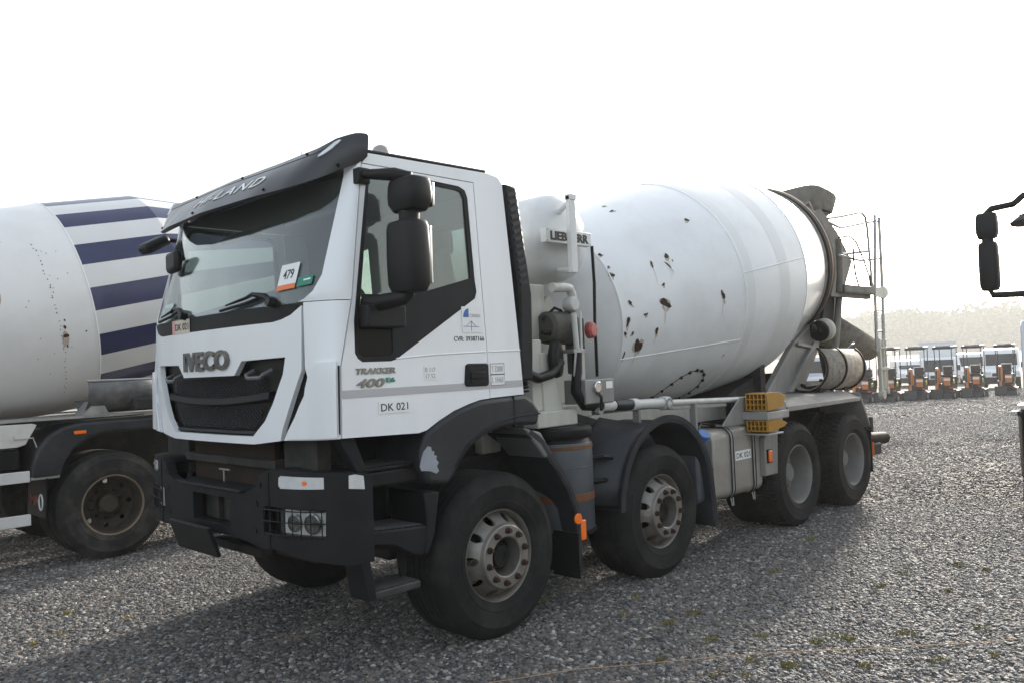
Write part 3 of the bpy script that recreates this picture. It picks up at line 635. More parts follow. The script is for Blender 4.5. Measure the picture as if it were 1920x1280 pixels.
    sv = MB().obox((-.84, -.55, 2.80), (1, 0, .6), (0, 1, 0), (-.6, 0, 1), .10, .30, .012); sv.build('sun_blind', LINER, root, .008)
    MB().obox((-.84, .55, 2.80), (1, 0, .6), (0, 1, 0), (-.6, 0, 1), .10, .30, .012).build('sun_blind', LINER, root, .008)
    # outside sun visor
    n = 36
    BO = ([0, .6, .88, 1.0, 1.1, 1.2, 1.235], [-1.385, -1.35, -1.285, -1.22, -1.135, -1.03, -.95], [2.832, 2.832, 2.842, 2.862, 2.90, 2.95, 2.985])
    TO = ([0, .6, 1.0, 1.13, 1.2, 1.235], [-1.15, -1.13, -1.12, -1.08, -1.01, -.935], [3.075, 3.075, 3.08, 3.115, 3.14, 3.148])
    sl = lin(-1, 1, 61)
    def vis(t, k):
        y = math.copysign(1-(1-abs(t))**1.35, t)*1.235; a = abs(y)
        bx, bz = interp(a, BO[0], BO[1]), interp(a, BO[0], BO[2]); tx, tz = interp(a, TO[0], TO[1]), interp(a, TO[0], TO[2])
        b = math.sin(math.pi*min(k, 1))*(.012); o_ = .02 if a > 1.0 else .02*max(0, a-.8)/.2
        yy = y + math.copysign(math.sin(math.pi*k)*o_*.9, y)
        return (bx+(tx-bx)*k-b*.55, yy, bz+(tz-bz)*k+b*.75)
    VIS['f'] = vis
    vz = sheet('sun_visor', VISORM, [(-.97, 0), (.97, 0), (1, .1), (1, .84), (.985, .95), (.955, 1), (-.955, 1), (-.985, .95), (-1, .84), (-1, .1)], vis, root, .02, (), sl, lin(.1, .9, 9), (-1, 0, .5), 50)
    for s in (-1, 1):
        lp = [(.735, .56), (.74, .62), (.765, .69), (.83, .82), (.855, .845), (.865, .81), (.85, .73), (.815, .63), (.765, .56)]
        sheet('marker_lamp', LENS, [(s*t_, k) for t_, k in lp], lambda t_, k: tuple(Vector(vis(t_, k))+Vector((-.008, 0, .007))), vz, .012, (), sl, lin(.5, .9, 5), (-1, 0, .5))
    sheet('visor_seam', BLACK, [(-.86, .80), (.80, .80), (.80, .812), (-.86, .812)], lambda t_, k: tuple(Vector(vis(t_, k))+Vector((-.0015, 0, .0015))), vz, .002, (), sl, (), (-1, 0, .5))
    for t_, k in ((-.62, .90), (-.1, .90), (.35, .90), (.62, .12), (-.45, .12), (-.85, .15), (.12, .12)):
        p = Vector(vis(t_, k)); MB().cyl(p+Vector((.01, 0, -.01)), p+Vector((-.006, 0, .006)), .009, n=10).build('visor_bolt', BLACK, vz)
    # front mirror over the windscreen corner
    fm = MB().tube([(-.98, 1.16, 2.835), (-1.0, 1.24, 2.85), (-1.075, 1.30, 2.862)], .018, 8).build('front_mirror_arm', MIRR, root)
    MB().obox((-1.165, 1.30, 2.815), (1, .12, .55), (-.12, 1, 0), (-.55, 0, 1), .105, .085, .042).build('front_mirror', MIRR, fm, .03)
    MB().box(-1.02, 1.12, 2.66, -.97, 1.19, 2.84).build('mirror_stay', MIRR, fm, .015)
    MB().tube([(-1.02, 1.14, 2.83), (-1.14, .96, 2.74), (-1.22, .80, 2.66)], .016, 8).build('mirror_stay', MIRR, fm)
    MB().obox((-1.27, .70, 2.60), (.12, 1, 0), (-1, .12, .15), (0, 0, 1), .12, .03, .075).build('front_mirror', MIRR, fm, .035)
    # wipers
    for u0, u1 in ((-.80, -.30), (.30, .74)):
        q = [screen(-.03)(u, z) for u, z in ((u0, 2.19), (u0+.06, 2.225), (u0+.2, 2.25), ((u0+u1)/2, 2.235), (u1-.02, 2.205))]
        w_ = MB().tube(q, [.018, .02, .013, .011, .006], 8)
        w_.tube([screen(-.018)(u, z) for u, z in ((u0+.14, 2.222), ((u0+u1)/2+.02, 2.20), (u1+.06, 2.178))], .010, 6).cyl(screen(.0)(u0, 2.18), screen(-.05)(u0, 2.19), .026)
        w_.build('wiper', BLACK, root)
    # ---------------- bumper
    def bump(d=0.):
        def f(u, z): x, y = BP(u); k = max(0, (abs(u)-1.0)/.4); return (x+d*(1-min(1, k)), y-math.copysign(1, u)*d*min(1, k), z)
        return f
    WG = [(-1.44, .70), (-1.30, .695), (-.82, .775), (-.70, .765), (-.4, .80), (.4, .80), (.70, .765), (.82, .775), (1.30, .695), (1.44, .70), (1.445, 1.15), (1.40, 1.19), (1.31, 1.21), (.85, 1.232), (.74, 1.222), (.66, 1.19), (.60, 1.11), (.5, 1.085), (-.5, 1.085), (-.60, 1.11), (-.66, 1.19), (-.74, 1.222), (-.85, 1.232), (-1.31, 1.21), (-1.40, 1.19), (-1.445, 1.15)]
    HL = [(-1.165, .852), (-.835, .858), (-.70, .868), (-.71, 1.015), (-.84, 1.015), (-1.17, 1.008)]
    PL = [(-.31, .86), (.19, .86), (.195, 1.03), (-.315, 1.03)]
    UB = lin(-1.44, 1.44, 61)
    bmp = sheet('bumper', PLAST, WG, bump(), root, .06, [HL, mir(HL), PL], UB, lin(.75, 1.2, 8), (-1, 0, 0))
    for s in (-1, 1):
        top_ = MB(); o = 0; us = lin(.70, 1.43, 14)
        for u in us:
            x, y, _ = bump()(s*u, 0); z = interp(u, [.66, .74, .85, 1.31, 1.40, 1.445], [1.19, 1.222, 1.232, 1.21, 1.19, 1.15])-.004
            top_.v += [(x+.02, y, z), (max(x+.25, -.99) if u < 1.2 else -.98, y*.8, z), (x+.02, y, z-.02), (max(x+.25, -.99) if u < 1.2 else -.98, y*.8, z-.02)]
        for i in range(len(us)-1):
            a = 4*i; top_.f += [(a, a+1, a+5, a+4), (a+2, a+6, a+7, a+3), (a, a+4, a+6, a+2), (a+1, a+3, a+7, a+5)]
        top_.build('bumper_ledge', PLAST, bmp)
        hl = [(u if s < 0 else -u, z) for u, z in [(-1.155, .862), (-.845, .868), (-.85, 1.0), (-1.16, .995)]]
        lamp = sheet('headlight', REFL, hl, bump(.035), bmp, .02, (), UB, (), (-1, 0, 0))
        px_, py_, _ = bump(.03)(s*1.02, 0)
        b_ = MB()
        for uu, rr in ((1.075, .058), (.94, .05)):
            x, y, _ = bump(.028)(s*uu, 0); b_.lathe([(rr, -.004), (rr, .012), (rr*.88, .014), (rr*.82, .002), (rr*.35, .001), (rr*.3, .012), (0, .014)], (x, y, .93), (-1, s*.3, 0), 24)
        b_.build('bulb_bowl', DCHR, lamp)
        sheet('headlight_glass', GLASSL, hl, bump(.008), lamp, .004, (), UB, (), (-1, 0, 0))
        sheet('headlight_housing', BLACK, [(u*1.01, z) for u, z in (HL if s < 0 else mir(HL))], bump(.07), bmp, .01, (), UB, (), (-1, 0, 0))
        gd = MB()
        for u in (.715, .78, .845, .905, .965, 1.025, 1.085, 1.15): gd.tube([bump(-.012)(s*u, z) for z in (.85, .93, 1.015)], .0038, 5)
        for z in (.862, .935, 1.0): gd.tube([bump(-.014)(s*u, z) for u in lin(.70, 1.17, 9)], .0038, 5)
        gd.build('lamp_guard', BLACK, bmp)
        TI = [(-1.165, 1.126), (-.87, 1.124), (-.852, 1.14), (-.856, 1.185), (-.875, 1.196), (-1.165, 1.19)]
        sheet('turn_signal', LENS, [(u*-s, z) for u, z in TI], bump(-.006), bmp, .03, (), UB, (), (-1, 0, 0))
        sheet('turn_bulb', ORA, [((-1.05+.016*math.cos(a))*-s, 1.158+.013*math.sin(a)) for a in lin(0, 5.7, 10)], bump(-.009), bmp, .004, (), (), (), (-1, 0, 0))
        SL = [(-1.39, 1.11), (-1.30, 1.122), (-1.302, 1.194), (-1.335, 1.198), (-1.385, 1.185)]
        sheet('side_lamp', LENS, [(u*-s, z) for u, z in SL], bump(-.006), bmp, .03, (), UB, (), (-1, s, 0))
        for u, z in ((.62, 1.02), (.60, .86), (.66, 1.13)):
            x, y, _ = bump()(s*u, 0); MB().cyl((x-.004, y, z), (x+.02, y, z), .02, n=14).build('bumper_bolt', BLACK, bmp)
        MB().tube([bump(-.001)(s*.755, z) for z in lin(.77, 1.21, 6)], .004, 5).build('bumper_joint', BLACK, bmp)
        MB().prism([(-1.19, 1.405), (-1.08, 1.40), (-.985, 1.17), (-1.06, 1.17)], 'y', s*1.12, s*1.20).build('bumper_stay', PLAST, bmp, .01)
        # entry steps
        sp = MB().box(-1.14, s*.78, .72, -.60, s*.82, 1.40).build('step_well', BLACK, root)
        MB().box(-1.06, s*.83, 1.185, -.60, s*1.20, 1.215).box(-1.06, s*1.10, 1.10, -.62, s*1.205, 1.186).build('step_box', BLACK, sp, .012)
        lattice([(-1.05, -1.195), (-.63, -1.195), (-.63, -.9), (-1.05, -.9)], lambda a, b, s=s: (a, -s*b, 1.217), .026, .004).build('step_tread', CHAS, sp)
        MB().prism([(-1.05, .86), (-.60, .83), (-.585, .77), (-.62, .655), (-.70, .66), (-.86, .75), (-1.05, .78)], 'y', s*.84, s*1.225).build('step_box', PLAST, sp, .015)
        lattice([(-1.04, -1.215), (-.62, -1.215), (-.62, -.9), (-1.04, -.9)], lambda a, b, s=s: (a, -s*b, interp(a, [-1.05, -.6], [.864, .834])), .026, .004).build('step_tread', STEPM, sp)
        MB().prism([(-.62, 1.03), (-.50, 1.02), (-.545, .78), (-.60, .65), (-.64, .655), (-.60, .85)], 'y', s*.86, s*1.235).build('step_side', PLAST, sp, .015)
        MB().prism([(-1.09, .74), (-1.03, .74), (-.985, .47), (-1.045, .47)], 'y', s*1.05, s*1.23).build('step_strap', PLAST, sp, .006)
        MB().prism([(-.72, .70), (-.64, .68), (-.655, .46), (-.69, .46)], 'y', s*1.05, s*1.07).build('step_strap', PLAST, sp, .006)
        MB().box(-1.02, s*.98, .47, -.665, s*1.225, .515).build('hanging_step', STEPM, sp, .008)
        lattice([(-1.01, -1.215), (-.675, -1.215), (-.675, -.99), (-1.01, -.99)], lambda a, b, s=s: (a, -s*b, .517), .028, .0045).build('step_tread', STEPM, sp)
    MB().box(-1.30, -.55, 1.06, -1.0, .55, 1.085).box(-1.43, -.5, 1.075, -1.28, .36, 1.095).build('bumper_step', PLAST, bmp, .006)
    MB().box(-1.22, -.55, .80, -1.18, .55, 1.4).build('cross_member', RUSTY, root)
    MB().box(-1.26, -.62, 1.20, -1.16, .62, 1.255).box(-1.22, -1.02, 1.1, -1.12, -.66, 1.40).box(-1.22, .66, 1.1, -1.12, 1.02, 1.40).build('tow_beam', CHAS, root, .008)
    MB().box(-1.31, -.315, .86, -1.29, .20, 1.03).box(-1.345, -.05, .87, -1.30, -.02, 1.02).box(-1.34, -.2, .88, -1.3, -.15, 1.0).build('tow_pocket', CHAS, root)
    fl = MB().obox((-1.475, .03, .765), (0, 1, 0), (-.35, 0, 1), (1, 0, .35), .285, .10, .012).build('plate_flap', PLAST, bmp, .006)
    MB().box(-1.20, -.30, .62, -1.12, .55, .68).build('under_member', CHAS, root, .01)
    MB().box(-1.26, -1.05, .70, -1.08, -.60, .74).build('under_member', RUSTY, root, .01)
    MB().cyl((-1.27, .02, 1.09), (-1.27, .02, 1.17), .006).cyl((-1.27, -.06, 1.17), (-1.27, .08, 1.17), .006).build('tow_pin', GREYM, root)

# ------------------------------------------------------------------ the white mixer truck
T = empty('mixer_truck', (0, 0, 0), 'white concrete mixer truck with rust flecked white drum and four axles', 'mixer truck')
build_cab(T)
def onflank(x0, z0): return lambda tx, ty, tz: (x0+tx, -(YF(z0+ty)+tz+.001), z0+ty)
def onhood(u0, z0, d=0.): return lambda tx, ty, tz: (HP(u0-tx)[0]-tz-.001+d, HP(u0-tx)[1], z0+ty)
def onscreen(u0, z0, tilt=0.): return lambda tx, ty, tz: tuple(Vector(screen(-tz-.004)(u0-tx, z0+ty+tilt*tx)))
def patch(name, m, parent, fn, w, h, th=.003, n=6):
    mb = MB()
    for i in range(n+1):
        for ty in (0, h): mb.v += [fn(w*i/n, ty, 0), fn(w*i/n, ty, th)]
    for i in range(n):
        a = 4*i; mb.f += [(a+1, a+5, a+7, a+3), (a, a+2, a+6, a+4), (a, a+4, a+5, a+1), (a+2, a+3, a+7, a+6)]
    mb.f += [(0, 1, 3, 2), (4*n, 4*n+2, 4*n+3, 4*n+1)]
    return mb.build(name, m, parent)
# badges and stickers
text('badge', 'IVECO', DCHR, T, onhood(.325, 1.812), .64, .128, .016, .035)
text('visor_lettering', 'HI-LAND', STICK, T, lambda tx, ty, tz: tuple(Vector(VIS['f']((1-(1-abs(.27-tx)/1.235)**(1/1.35))*(1 if tx < .27 else -1), .30+ty/.33))+Vector((-.7*tz-.002, 0, .7*tz+.002))), .88, .085, .002, .0, .2, 1.15)
text('badge', 'TRAKKER', DCHR, T, onflank(-1.09, 1.752), .275, .034, .006, .03, .2)
text('badge', '400', DCHR, T, onflank(-1.09, 1.675), .195, .052, .006, .03, .25)
text('badge', 'E6', GRNK, T, onflank(-.885, 1.70), .065, .028, .005, .03)
st = patch('side_stripe', SILV, T, onflank(-1.185, 1.622), 1.12, .045, .0012); patch('side_stripe', SILV, T, onflank(-.052, 1.622), .30, .045, .0012)
s1 = patch('number_sticker', STICK, T, onflank(-.945, 1.52), .225, .072); text('number_lettering', 'DK 021', INK, s1, lambda tx, ty, tz: onflank(-.93, 1.534)(tx, ty, tz+.003), .195, .044, .001, .006)
s2 = patch('number_sticker', BEIGE, T, onhood(.50, 2.072), .265, .092); text('number_lettering', 'DK 021', INK, s2, onhood(.475, 2.094, -.004), .225, .046, .001, .006)
patch('sticker_stain', PINKS, s2, onhood(.535, 2.072, -.004), .05, .092, .001, 2)
s3 = patch('company_sticker', STICK, T, onflank(-.272, 1.985), .17, .165)
sl_ = [( -.262+.048*math.cos(R(a)), 0, 2.08+.06*math.sin(R(a))) for a in lin(90, 180, 8)]
MB().prism([(-.215, 2.083)]+[(-.215+.045*math.cos(R(a)), 2.083+.055*math.sin(R(a))) for a in lin(90, 180, 8)], 'y', -(YF(2.1)+.003), -(YF(2.1)+.0065)).build('sail_logo', BLUEK, s3)
text('company_lettering', 'ITINERA', INKG, s3, lambda tx, ty, tz: onflank(-.205, 2.082)(tx, ty, tz+.003), .092, .022, .001)
MB().tube([(-.262, -(YF(2.04)+.005), 2.025), (-.128, -(YF(2.04)+.005), 2.022)], .0016, 4).tube([(-.235, -(YF(2.04)+.005), 2.028), (-.195, -(YF(2.05)+.005), 2.058), (-.155, -(YF(2.04)+.005), 2.024)], .0014, 4).tube([(-.195, -(YF(2.05)+.005), 1.995), (-.195, -(YF(2.05)+.005), 2.06)], .0018, 4).build('bridge_logo', BLUEK, s3)
text('company_lettering', 'CVR: 39387166', INK, T, onflank(-.345, 1.932), .26, .030, .0015, 0)
for z0, s in ((1.715, 'T 32000'), (1.643, 'L 18460')):
    q = patch('weight_plate', STICK, T, onflank(-.045, z0), .125, .068, .0015); text('weight_lettering', s, INKG, q, lambda tx, ty, tz, z0=z0: onflank(-.033, z0+.015)(tx, ty, tz+.0015), .10, .038, .001)
    MB().tube([onflank(-.045+a, z0+b)(0, 0, .002) for a, b in ((0, 0), (.125, 0), (.125, .068), (0, .068))], .0016, 4, closed=True).build('plate_border', INK, q)
q = patch('service_sticker', STICK, T, onflank(-.60, 1.70), .105, .085, .0012); text('sticker_print', 'B 117\n17 52', INKG, q, lambda tx, ty, tz: onflank(-.59, 1.71)(tx, ty, tz+.001), .08, .065, .001)
n1 = patch('lot_ticket', STICK, T, onscreen(-.80, 2.278, .06), .15, .125, .002); patch('ticket_band', ORNK, n1, lambda tx, ty, tz: onscreen(-.80, 2.25, .06)(tx, ty, tz+.001), .15, .03, .002)
text('ticket_number', '479', INK, n1, lambda tx, ty, tz: onscreen(-.835, 2.315, .06)(tx, ty, tz+.003), .085, .055, .001, .006)
n2 = patch('green_ticket', GRNK, T, onscreen(-.965, 2.262, .1), .11, .055, .002); patch('ticket_line', STICK, n2, lambda tx, ty, tz: onscreen(-1.01, 2.295, .1)(tx, ty, tz+.001), .05, .01, .002)
n3 = patch('windscreen_tag', mat('pale_tag', (.5, .56, .54), .5), T, onscreen(.80, 2.20), .2, .10, .002); text('tag_number', '352-02', INKG, n3, lambda tx, ty, tz: onscreen(.78, 2.225)(tx, ty, tz+.002), .16, .045, .001)
# scraped paint on the wheel arch
random.seed(3)
sc_ = [(-.655+.0*k, 0) for k in range(1)]
scr = [(-.668, 1.275), (-.685, 1.24), (-.70, 1.19), (-.69, 1.165), (-.62, 1.155), (-.575, 1.135), (-.555, 1.15), (-.57, 1.18), (-.555, 1.2), (-.575, 1.225), (-.565, 1.24), (-.59, 1.25), (-.585, 1.27), (-.605, 1.275), (-.61, 1.30), (-.635, 1.305)]
sheet('scraped_patch', mat('scraped_plastic', (.27, .29, .33), .5, var=.25, vscale=9), scr, lambda x, z: (x+.02, -1.277+.0*(x+.7), z), T, .005, (), (), (), (0, -1, 0))
# roof beacon and aerial
bc = MB().lathe([(.075, 0), (.075, .02), (.062, .025), (.06, .06), (.045, .095), (.02, .11), (0, .113)], (-.69, -1.02, 3.05), (0, 0, 1), 24).build('beacon', mat('beacon_grey', (.3, .28, .27), .4), T)
MB().tube([(-1.0, -.62, 3.08), (-1.0, -.60, 3.25), (-1.0, -.585, 3.50)], [.003, .002, .0015], 5).build('aerial', BLACK, T)
# wheels
AX = [0, 1.85, 4.30, 5.68]
w1 = front_wheel(T); w1.location = (AX[0], -1.245, .532)
def put(src, parent, x, y, rz, z=.532, rot=0):
    c = copy_tree(src, parent); c.location = (x, y, z); c.rotation_euler = (0, rot, rz); return c
put(w1, T, AX[1], -1.245, 0, rot=R(17)); put(w1, T, AX[0], 1.245, math.pi); put(w1, T, AX[1], 1.245, math.pi)
w3 = rear_wheel(T); w3.location = (AX[2], -1.245, .532)
put(w3, T, AX[3], -1.245, 0, rot=R(11)); put(w3, T, AX[2], 1.245, math.pi); put(w3, T, AX[3], 1.245, math.pi)
# chassis
for s in (-1, 1):
    MB().prism([(-1.15, .80), (.6, .72), (6.9, .78), (6.9, 1.08), (-1.15, 1.08)], 'y', s*.36, s*.45).build('chassis_rail', CHAS, T, .01)
    MB().box(.6, s*.36, 1.09, 6.95, s*.45, 1.29).build('sub_frame', CREAM, T, .01)
for x in AX: MB().cyl((x, -.95, .532), (x, .95, .532), .075, n=14).box(x-.14, -.2, .38, x+.14, .2, .68).build('axle', CHAS, T, .02)
for x in (.5, 2.6, 3.4, 5.0, 6.6): MB().box(x-.05, -.36, .82, x+.05, .36, 1.04).build('cross_beam', CHAS, T)
MB().prism([(-.95, .70), (.9, .60), (.9, 1.25), (-.6, 1.42), (-.95, 1.42)], 'y', -.35, .35).build('engine', CHAS, T, .05)
MB().box(2.3, -.55, .62, 2.5, .55, 1.05).box(2.35, .5, .5, 3.6, 1.15, 1.05).build('side_box', CHAS, T, .03)
# mudguards behind the cab
def strip(name, m, pts, y0, y1, parent, th=.015, lip=0.03, lipm=None):
    n_ = len(pts); mb = MB(); P = [Vector((p[0], 0, p[1])) for p in pts]
    for i, p in enumerate(P):
        d = (P[min(i+1, n_-1)]-P[max(i-1, 0)]).normalized(); nr = Vector((-d.z, 0, d.x))
        if i == 0: ref = nr
        mb.v += [(p.x, y0, p.z), (p.x, y1, p.z), (p.x-nr.x*th, y1, p.z-nr.z*th), (p.x-nr.x*th, y0, p.z-nr.z*th)]
    for i in range(n_-1):
        a = 4*i
        for j in range(4): mb.f.append((a+j, a+(j+1) % 4, a+4+(j+1) % 4, a+4+j))
    mb.f += [(0, 1, 2, 3), (4*n_-4, 4*n_-3, 4*n_-2, 4*n_-1)]
    o = mb.build(name, m, parent, .004)
    if lip:
        lb = MB()
        for i, p in enumerate(P):
            d = (P[min(i+1, n_-1)]-P[max(i-1, 0)]).normalized(); nr = Vector((-d.z, 0, d.x))*(-1)
            lb.v += [(p.x, y0-.004, p.z), (p.x+nr.x*lip, y0-.006, p.z+nr.z*lip), (p.x+nr.x*lip, y0+.012, p.z+nr.z*lip), (p.x, y0+.012, p.z)]
        for i in range(n_-1):
            a = 4*i
            for j in range(4): lb.f.append((a+j, a+(j+1) % 4, a+4+(j+1) % 4, a+4+j))
        lb.f += [(0, 1, 2, 3), (4*n_-4, 4*n_-3, 4*n_-2, 4*n_-1)]
        lb.build('fender_lip', lipm or m, o)
    return o
for s in (-1, 1):
    gpts = [(.28, 1.30), (.40, 1.22), (.47, 1.12), (.56, 1.02), (.66, .88), (.735, .72), (.755, .55), (.735, .33)][::-1]
    strip('mud_guard', FEND, gpts, s*1.26, s*.86, T, -.015, .035)
    MB().prism([(.235, 1.345), (.40, 1.30), (.52, 1.13), (.43, 1.12), (.30, 1.27)], 'y', s*1.262, s*.90).build('guard_shoulder', FENDL, T, .012)
    MB().box(.715, s*1.25, .26, .73, s*.90, .52).build('mud_flap', BLACK, T)
    ap = [(1.30, .61), (1.30, .72)]+arc(1.93, .60, .635, 172, 4, 26)[0:]+[(2.575, .50), (2.60, .29)]
    ap = [(1.30, .61), (1.315, .75)]+[(1.935+.62*math.cos(R(a)), .63+.635*math.sin(R(a))) for a in lin(165, 8, 26)]+[(2.57, .55), (2.60, .29)]
    f2 = strip('axle_fender', FEND, ap, s*1.262, s*.80, T, .02, -.045, FEND)
    MB().prism([(1.02, .70), (1.30, .62), (1.30, .72), (1.33, .86), (1.45, 1.06), (1.6, 1.20), (1.5, 1.30), (1.28, 1.36), (1.06, 1.30), (1.0, 1.05)], 'y', s*.86, s*.83).build('fender_back', FEND, T)
# closed front flank of the second fender, bulging towards the cab
fr = MB(); rows = [(z, xo) for z, xo in ((.66, 1.30), (.8, 1.325), (.95, 1.39), (1.08, 1.49), (1.18, 1.62), (1.245, 1.78))]
for i, (z, xo) in enumerate(rows):
    for j in range(7):
        t_ = j/6; fr.v.append((xo-.26*math.sin(t_*math.pi/2)*(1 if i < 4 else .8)-.0, -1.262+.42*t_, z+.03*t_*(1 if i < 3 else 2.2)))
for i in range(len(rows)-1):
    for j in range(6): a = 7*i+j; fr.f.append((a, a+1, a+8, a+7))
fo = fr.build('fender_nose', FEND, T); so = fo.modifiers.new('solid', 'SOLIDIFY'); so.thickness = .012
# canister
cn = MB().lathe([(.0, .50), (.255, .50), (.268, .52), (.268, 1.155), (.262, 1.175)], (.93, -.93, 0), (0, 0, 1), 40).build('air_canister', BLUEG, T)
MB().lathe([(.262, 1.17), (.24, 1.205), (.262, 1.215), (.275, 1.235), (.272, 1.275), (.25, 1.295), (0, 1.30)], (.93, -.93, 0), (0, 0, 1), 40).build('canister_lid', BLACK, cn)
MB().lathe([(.269, .745), (.272, .748), (.272, .80), (.269, .803)], (.93, -.93, 0), (0, 0, 1), 40).build('canister_band', STRAP, cn)
MB().lathe([(.269, 1.13), (.2715, 1.132), (.2715, 1.155), (.268, 1.157)], (.93, -.93, 0), (0, 0, 1), 40).build('canister_band', STRAP, cn)
MB().lathe([(.268, .99), (.270, .992), (.270, 1.0), (.268, 1.002)], (.93, -.93, 0), (0, 0, 1), 40).build('canister_band', BLUEG, cn)
MB().lathe([(.272, .50), (.277, .505), (.277, .53), (.269, .535)], (.93, -.93, 0), (0, 0, 1), 40).build('canister_foot', BLACK, cn)
MB().box(.80, -.7, .6, 1.06, -.42, 1.2).build('canister_bracket', CHAS, T)
MB().cyl((.735, -1.268, .655), (.735, -1.285, .655), .038, n=20).build('side_reflector', ORA, T, .004)
MB().box(.775, -1.27, .49, .835, -1.235, .635).build('side_marker', ORA, T, .008); MB().cyl((.79, -1.2, .42), (.86, -1.1, .50), .045, n=12).build('air_valve', CHAS, T, .01)
MB().box(.70, -1.30, .24, .71, -1.05, .56).build('mud_flap', BLACK, T)
for z in (.84, 1.02): MB().tube([(1.12, -1.05, z), (1.22, -1.14, z+.02), (1.33, -1.14, z)], .02, 6).build('canister_bracket', BLACK, T)
# fuel tank
def rrect(y0, y1, z0, z1, r, n=6):
    p = []
    for cy, cz, a in ((y1-r, z1-r, 0), (y0+r, z1-r, 90), (y0+r, z0+r, 180), (y1-r, z0+r, 270)): p += [(cy+r*math.cos(R(a+90*i/n)), cz+r*math.sin(R(a+90*i/n))) for i in range(n+1)]
    return p
tk = MB().prism(rrect(-1.205, -.62, .47, 1.10, .09), 'x', 2.72, 3.60).build('fuel_tank', ALU, T, .02, 50)
MB().prism(rrect(-1.195, -.62, .48, 1.08, .07), 'x', 2.47, 2.712).build('additive_tank', BLUEG, T, .03, 50)
MB().cyl((2.60, -1.13, 1.02), (2.585, -1.20, 1.10), .062, .058, 14).build('tank_cap', BLUEC, T, .008)
MB().box(2.60, -1.20, .70, 2.70, -1.19, .78).build('tank_gauge', BLACK, T)
for x in (3.02, 3.42):
    stp = MB().prism(rrect(-1.216, -.61, .459, 1.111, .095), 'x', x-.022, x+.022).build('tank_strap', GALV, tk, .004, 50)
    for dx in (-.024, .024): MB().tube([(x+dx, y, z) for y, z in rrect(-1.217, -.61, .458, 1.112, .095)], .006, 5, closed=True).build('strap_rubber', BLACK, stp)
    MB().tube([(x-.02, -1.19, .47), (x-.012, -1.2, .40), (x+.012, -1.2, .40), (x+.02, -1.19, .47)], .006, 5).build('strap_hook', GALV, stp)
pt = lambda x0, z0: (lambda tx, ty, tz: (x0+tx, -1.206-tz, z0+ty))
s5 = patch('number_sticker', STICK, T, pt(3.09, .80), .29, .085); text('number_lettering', 'DK 021', INK, s5, lambda tx, ty, tz: pt(3.11, .817)(tx, ty, tz+.003), .25, .05, .001, .006)
MB().tube([(2.80, -1.0, 1.115), (2.95, -.95, 1.15), (3.1, -1.0, 1.12)], .014, 6).tube([(3.15, -1.05, 1.12), (3.3, -1.0, 1.15), (3.45, -1.05, 1.115)], .012, 6).build('fuel_line', BLACK, T)
# rear guard frame
MB().prism([(3.55, .60), (3.56, .97), (3.72, 1.09), (3.86, 1.37), (4.05, 1.29), (4.06, 1.235), (3.835, .99), (3.80, .60)], 'y', -1.262, -1.20).build('guard_upright', GREYM, T, .012)
MB().prism([(2.90, 1.13), (3.25, 1.38), (3.86, 1.37), (3.70, 1.05), (3.56, .97), (3.30, 1.12)], 'y', -1.195, -1.18).build('guard_web', GREYM, T, .006)
MB().prism([(-1.265, 1.19), (-1.265, 1.235), (-1.235, 1.245), (-1.10, 1.30), (-.70, 1.31), (-.70, 1.295), (-1.10, 1.28), (-1.245, 1.225), (-1.25, 1.19)], 'x', 4.065, 5.90).build('guard_top', GREYM, T, .003)
MB().prism([(5.905, 1.235), (5.905, 1.29), (6.19, .87), (6.175, .84)], 'y', -1.262, -.72).build('guard_rear', GREYM, T, .004)
MB().box(6.165, -1.26, .33, 6.185, -.68, .88).build('mud_flap', BLACK, T)
MB().box(3.9, -.72, .95, 6.1, -.66, 1.28).build('guard_inner', BLACK, T)
MB().box(3.60, -1.285, .735, 3.66, -1.265, .845).build('side_marker', ORA, T, .006); MB().box(3.585, -1.272, .725, 3.675, -1.263, .855).build('marker_base', BLACK, T)
MB().cyl((6.2, -1.12, .70), (6.95, -1.12, .66), .075, n=18).build('rear_tube', RUSTY, T); MB().box(6.3, -1.22, .5, 6.6, -1.02, .64).build('rear_lamp', CHAS, T, .02)
MB().box(6.16, -1.27, .80, 6.24, -1.2, .98).build('rear_bracket', CHAS, T, .01); MB().box(6.19, -1.275, .52, 6.2, -1.255, .68).build('side_marker', ORA, T)
MB().box(6.7, -1.0, .5, 6.85, 1.0, .66).build('rear_bar', CHAS, T, .02)
# pipes and control box along the flank
pp = MB().cyl((2.15, -1.10, 1.395), (3.55, -1.10, 1.345), .026, n=14).cyl((2.2, -1.06, 1.345), (3.2, -1.06, 1.31), .018, n=10).build('water_pipe', PVC, T)
lance = MB().cyl((1.27, -1.10, 1.425), (1.42, -1.10, 1.42), .045, n=16).cyl((1.42, -1.10, 1.42), (1.66, -1.10, 1.41), .036, n=14).cyl((1.66, -1.10, 1.41), (1.74, -1.10, 1.407), .05, n=16).build('pipe_joint', PVC, T, .006)
MB().cyl((1.44, -1.10, 1.42), (1.655, -1.10, 1.41), .043, n=14).build('pipe_sleeve', FEND, lance)
MB().cyl((1.74, -1.10, 1.407), (2.12, -1.10, 1.392), .04, .046, 16).cyl((2.10, -1.10, 1.393), (2.19, -1.10, 1.39), .06, n=18).build('water_lance', PVC, lance, .006)
MB().lathe([(.046, 0), (.046, .006), (.03, .006), (.03, -.02), (.0, -.02)], (2.135, -1.155, 1.392), (0, -1, 0), 20).build('lance_end', GREYM, lance)
for x in (1.75, 2.6): MB().box(x-.015, -1.12, 1.1, x+.015, -1.06, 1.36).build('pipe_bracket', GREYM, T)
cb = MB().box(1.04, -1.15, 1.45, 1.385, -.93, 1.635).build('control_box', GREYM, T, .008)
